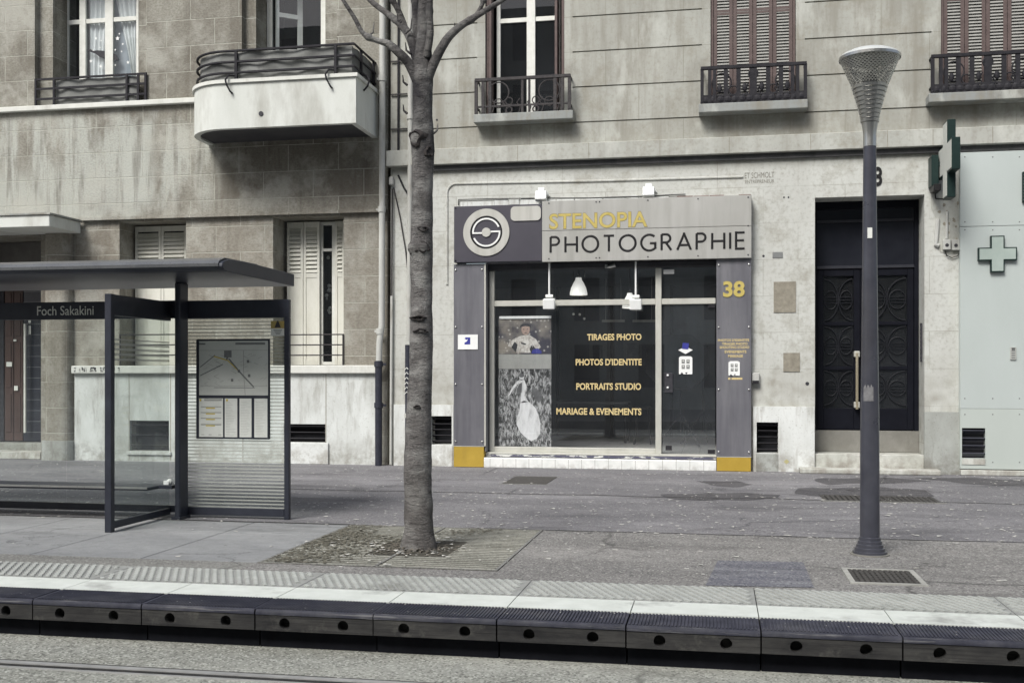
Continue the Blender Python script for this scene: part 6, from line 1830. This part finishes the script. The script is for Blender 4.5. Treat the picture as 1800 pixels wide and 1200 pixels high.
for i, (b_, dy_) in enumerate(zip(brs, dysets)):
    limb('branch', br(b_, i, dy_), 12, 3+i, 5, [(*[br(b_,i,dy_)[len(b_)//2][c] for c in range(3)], .05, .018)])
sp_ = MB()
rnd = random.Random(4)
for px, py, s_ in ((716,150,-1),(716,200,-1),(722,95,-1),(762,235,1),(705,40,-1),(790,62,1),(830,40,1),(712,60,1),(646,66,1)):
    p = tpt(px, py); q_ = .05+.05*rnd.random()
    sp_.tube([tuple(p), tuple(p+Vector((s_*q_*.6,0,q_*.5))), tuple(p+Vector((s_*q_*.7,0,q_*1.5)))], [.012,.009,.004], 6)
P('twigs', sp_, MT['bark'], TR_)
MT['scar'] = mottled('dark_bark_scar', (.018,.016,.017), (.05,.045,.043), 30, .95, bump=.6, fine=60)
def trad(py):
    for (a, b, r), (a2, b2, r2) in zip(spine, spine[1:]):
        if b >= py >= b2:
            t = (b-py)/(b-b2); return a+(a2-a)*t, (r+(r2-r)*t)*KX
    return 741, .09
for px, py, s_, el in ((731,438,.055,1.0),(750,437,.05,1.0),(735,246,.075,1.0),(748,405,.05,.45),(740,560,.075,.30),(745,582,.06,.30),(757,270,.045,1),(739,714,.03,.5)):
    cxp, rr_ = trad(py); off = max(-.93, min(.93, (px-cxp)*KX/rr_)); th_ = math.asin(off)
    nrm = Vector((sin(th_), -cos(th_), 0)); cen = Vector((PX(cxp,TY), TY, PZ(cxp,py,TY))) + nrm*(rr_*1.03)
    tng = Vector((cos(th_), sin(th_), 0)); sc3 = MB(); n_ = 18; rows_ = []
    for q, (f_, o_) in enumerate(((1.15,-.035),(1.0,.012),(.78,.020),(.55,.004),(.0,-.006))):
        for i in range(n_):
            a = 2*pi*i/n_; wv = 1+.16*sin(a*3+px)+.1*sin(a*5+py)
            p_ = cen + tng*(s_*f_*wv*cos(a)) + Vector((0,0,1))*(s_*f_*el*wv*sin(a)) + nrm*(o_*(s_/.06) - .5*(s_*f_*cos(a))**2/rr_*.9)
            sc3.v.append(tuple(p_))
    for q in range(4):
        for i in range(n_):
            sc3.f.append((q*n_+i, q*n_+(i+1)%n_, (q+1)*n_+(i+1)%n_, (q+1)*n_+i))
    P('knot', sc3, MT['scar'], TR_, smooth=True)

GX0, GX1, GY0, GY1 = -3.74, -1.715, 8.40, 10.70
TG = E('tree_grate', 'square slatted concrete tree grate with moss around the bare tree', 'tree grate', ((GX0+GX1)/2, (GY0+GY1)/2, 0))
P('bed', MB().box(GX0, GX1, GY0, GY1, -.02, .004), mottled('grate_soil', (.035,.033,.026), (.09,.085,.07), 12, .95, bump=.3), TG)
gm = MB(); rnd = random.Random(8)
xm_ = (GX0+GX1)/2
for half in ((GX0+.03, xm_-.02), (xm_+.02, GX1-.03)):
    for k in range(26):
        y = GY0+.04+k*(GY1-GY0-.06)/26
        if abs(y-TY) < .42 and abs((half[0]+half[1])/2-TX) < .8:
            a, b = half
            if a < TX < b or True:
                if half[1] < TX+.3: b = min(b, TX-.36)
                if half[0] > TX-.3: a = max(a, TX+.36)
            gm.box(a, b, y, y+.052, .0041, .0058+rnd.random()*.0006)
        else: gm.box(half[0], half[1], y, y+.052, .0041, .0058+rnd.random()*.0006)
P('grate_slats', gm, MT['grate'], TG)
gm = MB()
for x in (GX0, xm_-.018, GX1-.026): gm.box(x, x+.026, GY0, GY1, .0042, .0085)
gm.box(GX0+.027, GX1-.027, GY0, GY0+.02, .0042, .008); gm.box(GX0+.027, GX1-.027, GY1-.02, GY1, .0042, .008)
P('grate_frame', gm, MT['granite'], TG)
# moss tufts and leaf litter on the grate
ms = MB(); rnd = random.Random(12)
def flake(mb, x, y, z, s, rnd, up=.25):
    n = rnd.choice((4,5,6)); a0 = rnd.random()*6.3; b = len(mb.v); tx, ty = rnd.uniform(-up,up), rnd.uniform(-up,up)
    for i in range(n):
        a = a0+2*pi*i/n; r = s*rnd.uniform(.55,1.2); dx_, dy_ = r*cos(a), r*sin(a)*.8
        mb.v.append((x+dx_, y+dy_, z + abs(tx*dx_+ty*dy_)+.001))
    mb.f.append(tuple(range(b, b+n)))
def patchy(x, y, o=0): return mn.noise(Vector((x*1.6+o, y*1.2, o)))
c_ = 0
while c_ < 2600:
    x, y = rnd.uniform(GX0+.03,GX1-.03), rnd.uniform(GY0+.03,GY1-.03)
    dl = .55*(TX-x) - .22*abs(y-TY) + .9*patchy(x,y)
    if rnd.random() < .12 + .75*dl and (x-TX)**2+(y-TY)**2 > .17**2:
        flake(ms, x, y, .0075+rnd.random()*.004, rnd.uniform(.008,.024), rnd, .35); c_ += 1
    elif rnd.random() < .02: c_ += 1
mo = ST('moss', ms, MT['moss'], 'stuff')
soil = MB(); 
for i in range(520):
    a, r_ = rnd.random()*6.3, .15+abs(rnd.gauss(0,.15)); flake(soil, TX+r_*cos(a), TY+r_*sin(a)*1.0, .008+max(0,.022-(r_-.15)*.1)*rnd.random(), rnd.uniform(.008,.02), rnd, .5)
ST('soil_crumbs', soil, mottled('dry_soil', (.09,.08,.065), (.2,.18,.15), 30, .95, bump=.3), 'stuff')
lt = MB(); rnd = random.Random(21)
cnt = 0
while cnt < 3400:
    x, y = rnd.uniform(-12,5), rnd.uniform(8.5,17.8)
    dens = .25 + (.45 if 10.4 < y < 14.2 else 0) + .35*patchy(x,y,5)
    if x < -3.8 and y < 10.7: dens *= .10
    if x > .5 and y < 10.5: dens *= .35
    if rnd.random() < dens: flake(lt, x, y, .002, rnd.choice((.008,.010,.012,.016,.022,.030))*rnd.uniform(.7,1.25), rnd, .3); cnt += 1
for i in range(120):
    a, r_ = rnd.random()*6.3, .17+abs(rnd.gauss(0,.38)); flake(lt, TX-.14+r_*cos(a)*1.1, TY+r_*sin(a), .016, rnd.choice((.010,.016,.022,.028))*rnd.uniform(.7,1.1), rnd, .4)
for i in range(70): flake(lt, rnd.uniform(-6,4), rnd.uniform(6.80,7.1), .003, rnd.uniform(.004,.009), rnd, .2)
for i in range(25): flake(lt, rnd.uniform(-5,3), rnd.uniform(5.6,6.7), -.267, rnd.uniform(.005,.014), rnd, .2)
ST('fallen_petals', lt, MT['litter'], 'stuff')

# ---------------------------------------------------------------- street lamp
LX, LY = 1.30, 9.80
SLP = E('street_lamp', 'dark blue street lamp with a perforated steel cone head', 'street lamp', (LX, LY, 0))
def lz_(py): return PZ(1528, py, LY)
P('base', MB().lathe(LX, LY, [(.145,0),(.145,.03),(.128,.034),(.128,.06),(.114,.064),(.114,.09),(.102,.094),(.102,.12),(.092,.124),(.092,.15),(.082,.155)], 32), MT['lampm'], SLP, smooth=True)
P('base_ring', MB().lathe(LX, LY, [(.165,0),(.165,.010),(.146,.012)], 32), MT['kick'], SLP)
zc_ = lz_(258)
P('pole', MB().lathe(LX, LY, [(.083,.14),(.082,.6),(.079,1.2),(.074,1.5),(.066,2.2),(.058,3.0),(.054,zc_)], 32), MT['lampm'], SLP, smooth=True)
P('stem', MB().lathe(LX, LY, [(.056,zc_),(.056,lz_(245)),(.055,lz_(236)),(.062,lz_(226)),(.070,lz_(216))], 32), MT['steel'], SLP, smooth=True)
cn = MB(); prof = []
z0, z1 = lz_(216), lz_(150)
for i in range(9):
    z = z0+(z1-z0)*i/9; r_ = .068+(.152-.068)*(i/9)**1.25
    prof += [(r_+.008, z+.002), (r_+.013, z+(z1-z0)/9*.6), (r_-.001, z+(z1-z0)/9*.66), (r_+.001, z+(z1-z0)/9*.98)]
cn.lathe(LX, LY, prof, 36); P('ribbed_neck', cn, MT['steel'], SLP, smooth=False)
# perforated cone with its own unwrapped coordinates
me = bpy.data.meshes.new('lantern'); n = 48; rows = 12; vs, fs, uvs = [], [], []
zA, zB = lz_(150), lz_(103)
for j in range(rows+1):
    t = j/rows; r_ = .156+(.252-.156)*t
    for k in range(n+1):
        a = 2*pi*k/n; vs.append((r_*cos(a), r_*sin(a), zA+(zB-zA)*t))
for j in range(rows):
    for k in range(n):
        a = j*(n+1)+k; fs.append((a,a+1,a+n+2,a+n+1)); uvs += [(k/n,j/rows),((k+1)/n,j/rows),((k+1)/n,(j+1)/rows),(k/n,(j+1)/rows)]
me.from_pydata(vs, [], fs); ul = me.uv_layers.new(name='UVMap')
for i, u in enumerate(uvs): ul.data[i].uv = u
me.materials.append(MT['cone'])
for p in me.polygons: p.use_smooth = True
lo = bpy.data.objects.new('lantern', me); C.objects.link(lo); lo.parent = SLP; OFF[lo.name] = OFF[SLP.name]
P('lantern_rim', MB().lathe(LX, LY, [(.248,zB-.012),(.258,zB-.012),(.258,zB+.012),(.248,zB+.012)], 48), MT['steel'], SLP)
zt3 = lz_(86)
P('lantern_cap', MB().lathe(LX, LY, [(.252,zB+.012),(.235,zB+.035),(.17,zB+.065),(.09,zt3-.006),(.004,zt3)], 48), MT['diff'], SLP, smooth=True)
P('lamp_core', MB().lathe(LX, LY, [(.06,zA-.02),(.065,zA+.06),(.03,zA+.09)], 20), MT['black'], SLP, smooth=True)
q_ = (LX, LY, lz_(411)); st2 = MB(); st2.box(LX-.032+.005, LX+.012, LY-.066, LY-.0545, q_[2]-.045, q_[2]+.045)
S1 = T('pole_sticker', st2, MT['paper_w'], 'small white sticker high on the lamp pole', 'sticker')
pt = MB(); 
for z, h in ((1.33,.13),(1.40,.10)):
    for i in range(9):
        a0, a1 = radians(222+i*7), radians(229+i*7); r_ = .0795
        pt.q((LX+r_*cos(a0),LY+r_*sin(a0),z),(LX+r_*cos(a1),LY+r_*sin(a1),z),(LX+r_*cos(a1),LY+r_*sin(a1),z+h+.02*sin(i*2.3)),(LX+r_*cos(a0),LY+r_*sin(a0),z+h+.02*sin(i*2.3-2.3)))
    break
P('peeled_paper', pt, mottled('weathered_paper', (.12,.12,.125), (.2,.2,.205), 20, .7, bump=0), SLP)

# ---------------------------------------------------------------- covers and patches in the pavement
def gq(pts): return [GP(a, b) for a, b in pts]
a0, a1 = GP(1486,1000), GP(1622,1030); b0, b1 = GP(1606,1003), GP(1494,1028)
gx0, gx1, gy0, gy1 = .975, 1.525, 8.38, 9.02
MT['whiteband_dirty'] = mottled('dirty_frame_stone', (.26,.26,.24), (.40,.40,.37), 9, .85, bump=.2)
DG = E('drain_grate', 'square cast iron drain grate in a pale frame near the lamp post', 'drain grate', ((gx0+gx1)/2, (gy0+gy1)/2, 0))
fm = MB(); t_ = .04
fm.box(gx0,gx1,gy0,gy0+t_,.0,.012); fm.box(gx0,gx1,gy1-t_,gy1,.0,.012); fm.box(gx0,gx0+t_,gy0+t_,gy1-t_,.0,.012); fm.box(gx1-t_,gx1,gy0+t_,gy1-t_,.0,.012)
P('frame', fm, MT['whiteband_dirty'], DG)
P('pit', MB().box(gx0+t_,gx1-t_,gy0+t_,gy1-t_,-.02,.003), MT['black'], DG)
fm = MB(); 
for i in range(12):
    x = gx0+t_+.006+i*(gx1-gx0-2*t_)/12
    fm.box(x, x+.024, gy0+t_, gy1-t_, .003, .009)
for j in range(7):
    y = gy0+t_+.01+j*(gy1-gy0-2*t_)/7; fm.box(gx0+t_, gx1-t_, y, y+.022, .003, .0082)
P('bars', fm, MT['cast'], DG)
x0_, y1_ = GP(1440,870); x1_, _ = GP(1632,870); _, y0_ = GP(1540,882)
DG2 = E('drain_grate', 'long dark drain grate before the step of the dark double door', 'drain grate', ((x0_+x1_)/2, (y0_+y1_)/2, 0))
P('pit', MB().box(x0_, x1_, y0_, y1_, -.02, .004), MT['black'], DG2)
fm = MB()
for i in range(22):
    x = x0_+i*(x1_-x0_)/22; fm.box(x, x+.045, y0_, y1_, .004, .009)
P('bars', fm, MT['cast'], DG2); P('frame', MB().box(x0_-.04, x1_+.04, y0_-.05, y0_-.001, .0, .010), MT['granite'], DG2)
mp = [GP(903,837), GP(981,837), GP(962,850), GP(886,850)]
xa_, xb_ = (mp[0][0]+mp[3][0])/2, (mp[1][0]+mp[2][0])/2; ya_, yb_ = mp[3][1], mp[0][1]
MH = E('utility_cover', 'dark rectangular utility cover in the pavement below the shop poster', 'utility cover', ((xa_+xb_)/2, (ya_+yb_)/2, 0))
P('plate', MB().box(xa_, xb_, ya_, yb_, 0, .006), MT['cast'], MH)
fm = MB(); fm.box(xa_-.05,xb_+.05,ya_-.05,ya_-.001,0,.005); fm.box(xa_-.05,xb_+.05,yb_+.001,yb_+.05,0,.005)
P('frame', fm, MT['granite'], MH)
pq = [GP(1262,985), GP(1412,988), GP(1431,1033), GP(1240,1029)]
ST('asphalt_patch', MB().q(*[(x, max(8.10,y), .004) for x, y in (pq[3], pq[2], pq[1], pq[0])]), MT['patch'])
def blob_sheet(pts, z, seed):
    mb = MB(); n = len(pts); out = []
    for i in range(n):
        p, q_ = pts[i], pts[(i+1)%n]
        for k in range(10):
            t = k/10; x, y = p[0]+(q_[0]-p[0])*t, p[1]+(q_[1]-p[1])*t
            out.append((x+.12*mn.noise(Vector((x*3+seed,y*2,0))), y+.3*mn.noise(Vector((x*2.2,y*2+seed,3))), z))
    mb.q(*out); return mb
bk = MB()
for pts, s_ in (([(1170,868),(1300,866),(1370,870),(1368,876),(1250,879),(1180,876)],1),([(1400,858),(1520,856),(1640,862),(1640,872),(1480,874),(1395,868)],2),([(1225,846),(1290,845),(1330,852),(1260,856)],3),([(1430,842),(1560,838),(1640,845),(1560,850),(1460,850)],4),([(1590,838),(1700,840),(1880,845),(1870,856),(1700,850)],5)):
    m_ = blob_sheet([GP(a,b) for a, b in pts][::-1], .003, s_); bk.q(*m_.v)
ST('asphalt_repairs', bk, m_asphalt('dark_asphalt_repair', (.068,.066,.072), (.10,.097,.10), .35, (.2,.2,.2), 3))
# seams in the paving
sm = MB(); rnd = random.Random(6)
def seam(pts, w_, z=.0035):
    for (xa, ya), (xb, yb) in zip(pts, pts[1:]):
        L = math.hypot(xb-xa, yb-ya); nx, ny = -(yb-ya)/L*w_/2, (xb-xa)/L*w_/2
        sm.q((xa+nx,ya+ny,z),(xa-nx,ya-ny,z),(xb-nx,yb-ny,z),(xb+nx,yb+ny,z))
def wavy(x0, x1, y, amp, s_): 
    k = int(abs(x1-x0)/.25); return [(x0+(x1-x0)*i/k, y+amp*mn.noise(Vector((x0+(x1-x0)*i/k*1.3, s_, 0)))) for i in range(k+1)]
seam(wavy(-12, 6, 13.95, .12, 2)[::-1], .035); seam(wavy(-3.7, 8, 10.73, .04, 5)[::-1], .022); seam(wavy(-12,-3.7,10.74,.02,7)[::-1], .05)
ST('paving_seams', sm, MT['groove'])

# ---------------------------------------------------------------- across the street, seen only in the glass
OB = E('opposite_building', 'pale building across the street, seen only reflected in the shop glass', 'building', (0, -14, 0))
hl = []
for i in range(-8, 9):
    for j in range(6): hl.append((i*3.0-.6, i*3.0+.6, 1.0+j*3.1, 3.0+j*3.1, .3, True))
m = MB(); wall(m, -30, 30, 0, 19, -14, hl); m.v = [(-x, -28-y, z) for x, y, z in m.v]
P('wall', m, MT['lime_plain'], OB)
g_ = MB()
for x0, x1, z0, z1, *_ in hl: g_.q((x1,-14.2,z0),(x0,-14.2,z0),(x0,-14.2,z1),(x1,-14.2,z1))
P('dark_windows', g_, MT['photo_dark'], OB)
for o in list(sc.objects):
    if o.type == 'MESH' and o.parent is None and 'kind' not in o.keys() and 'category' not in o.keys(): print('UNTAGGED', o.name)
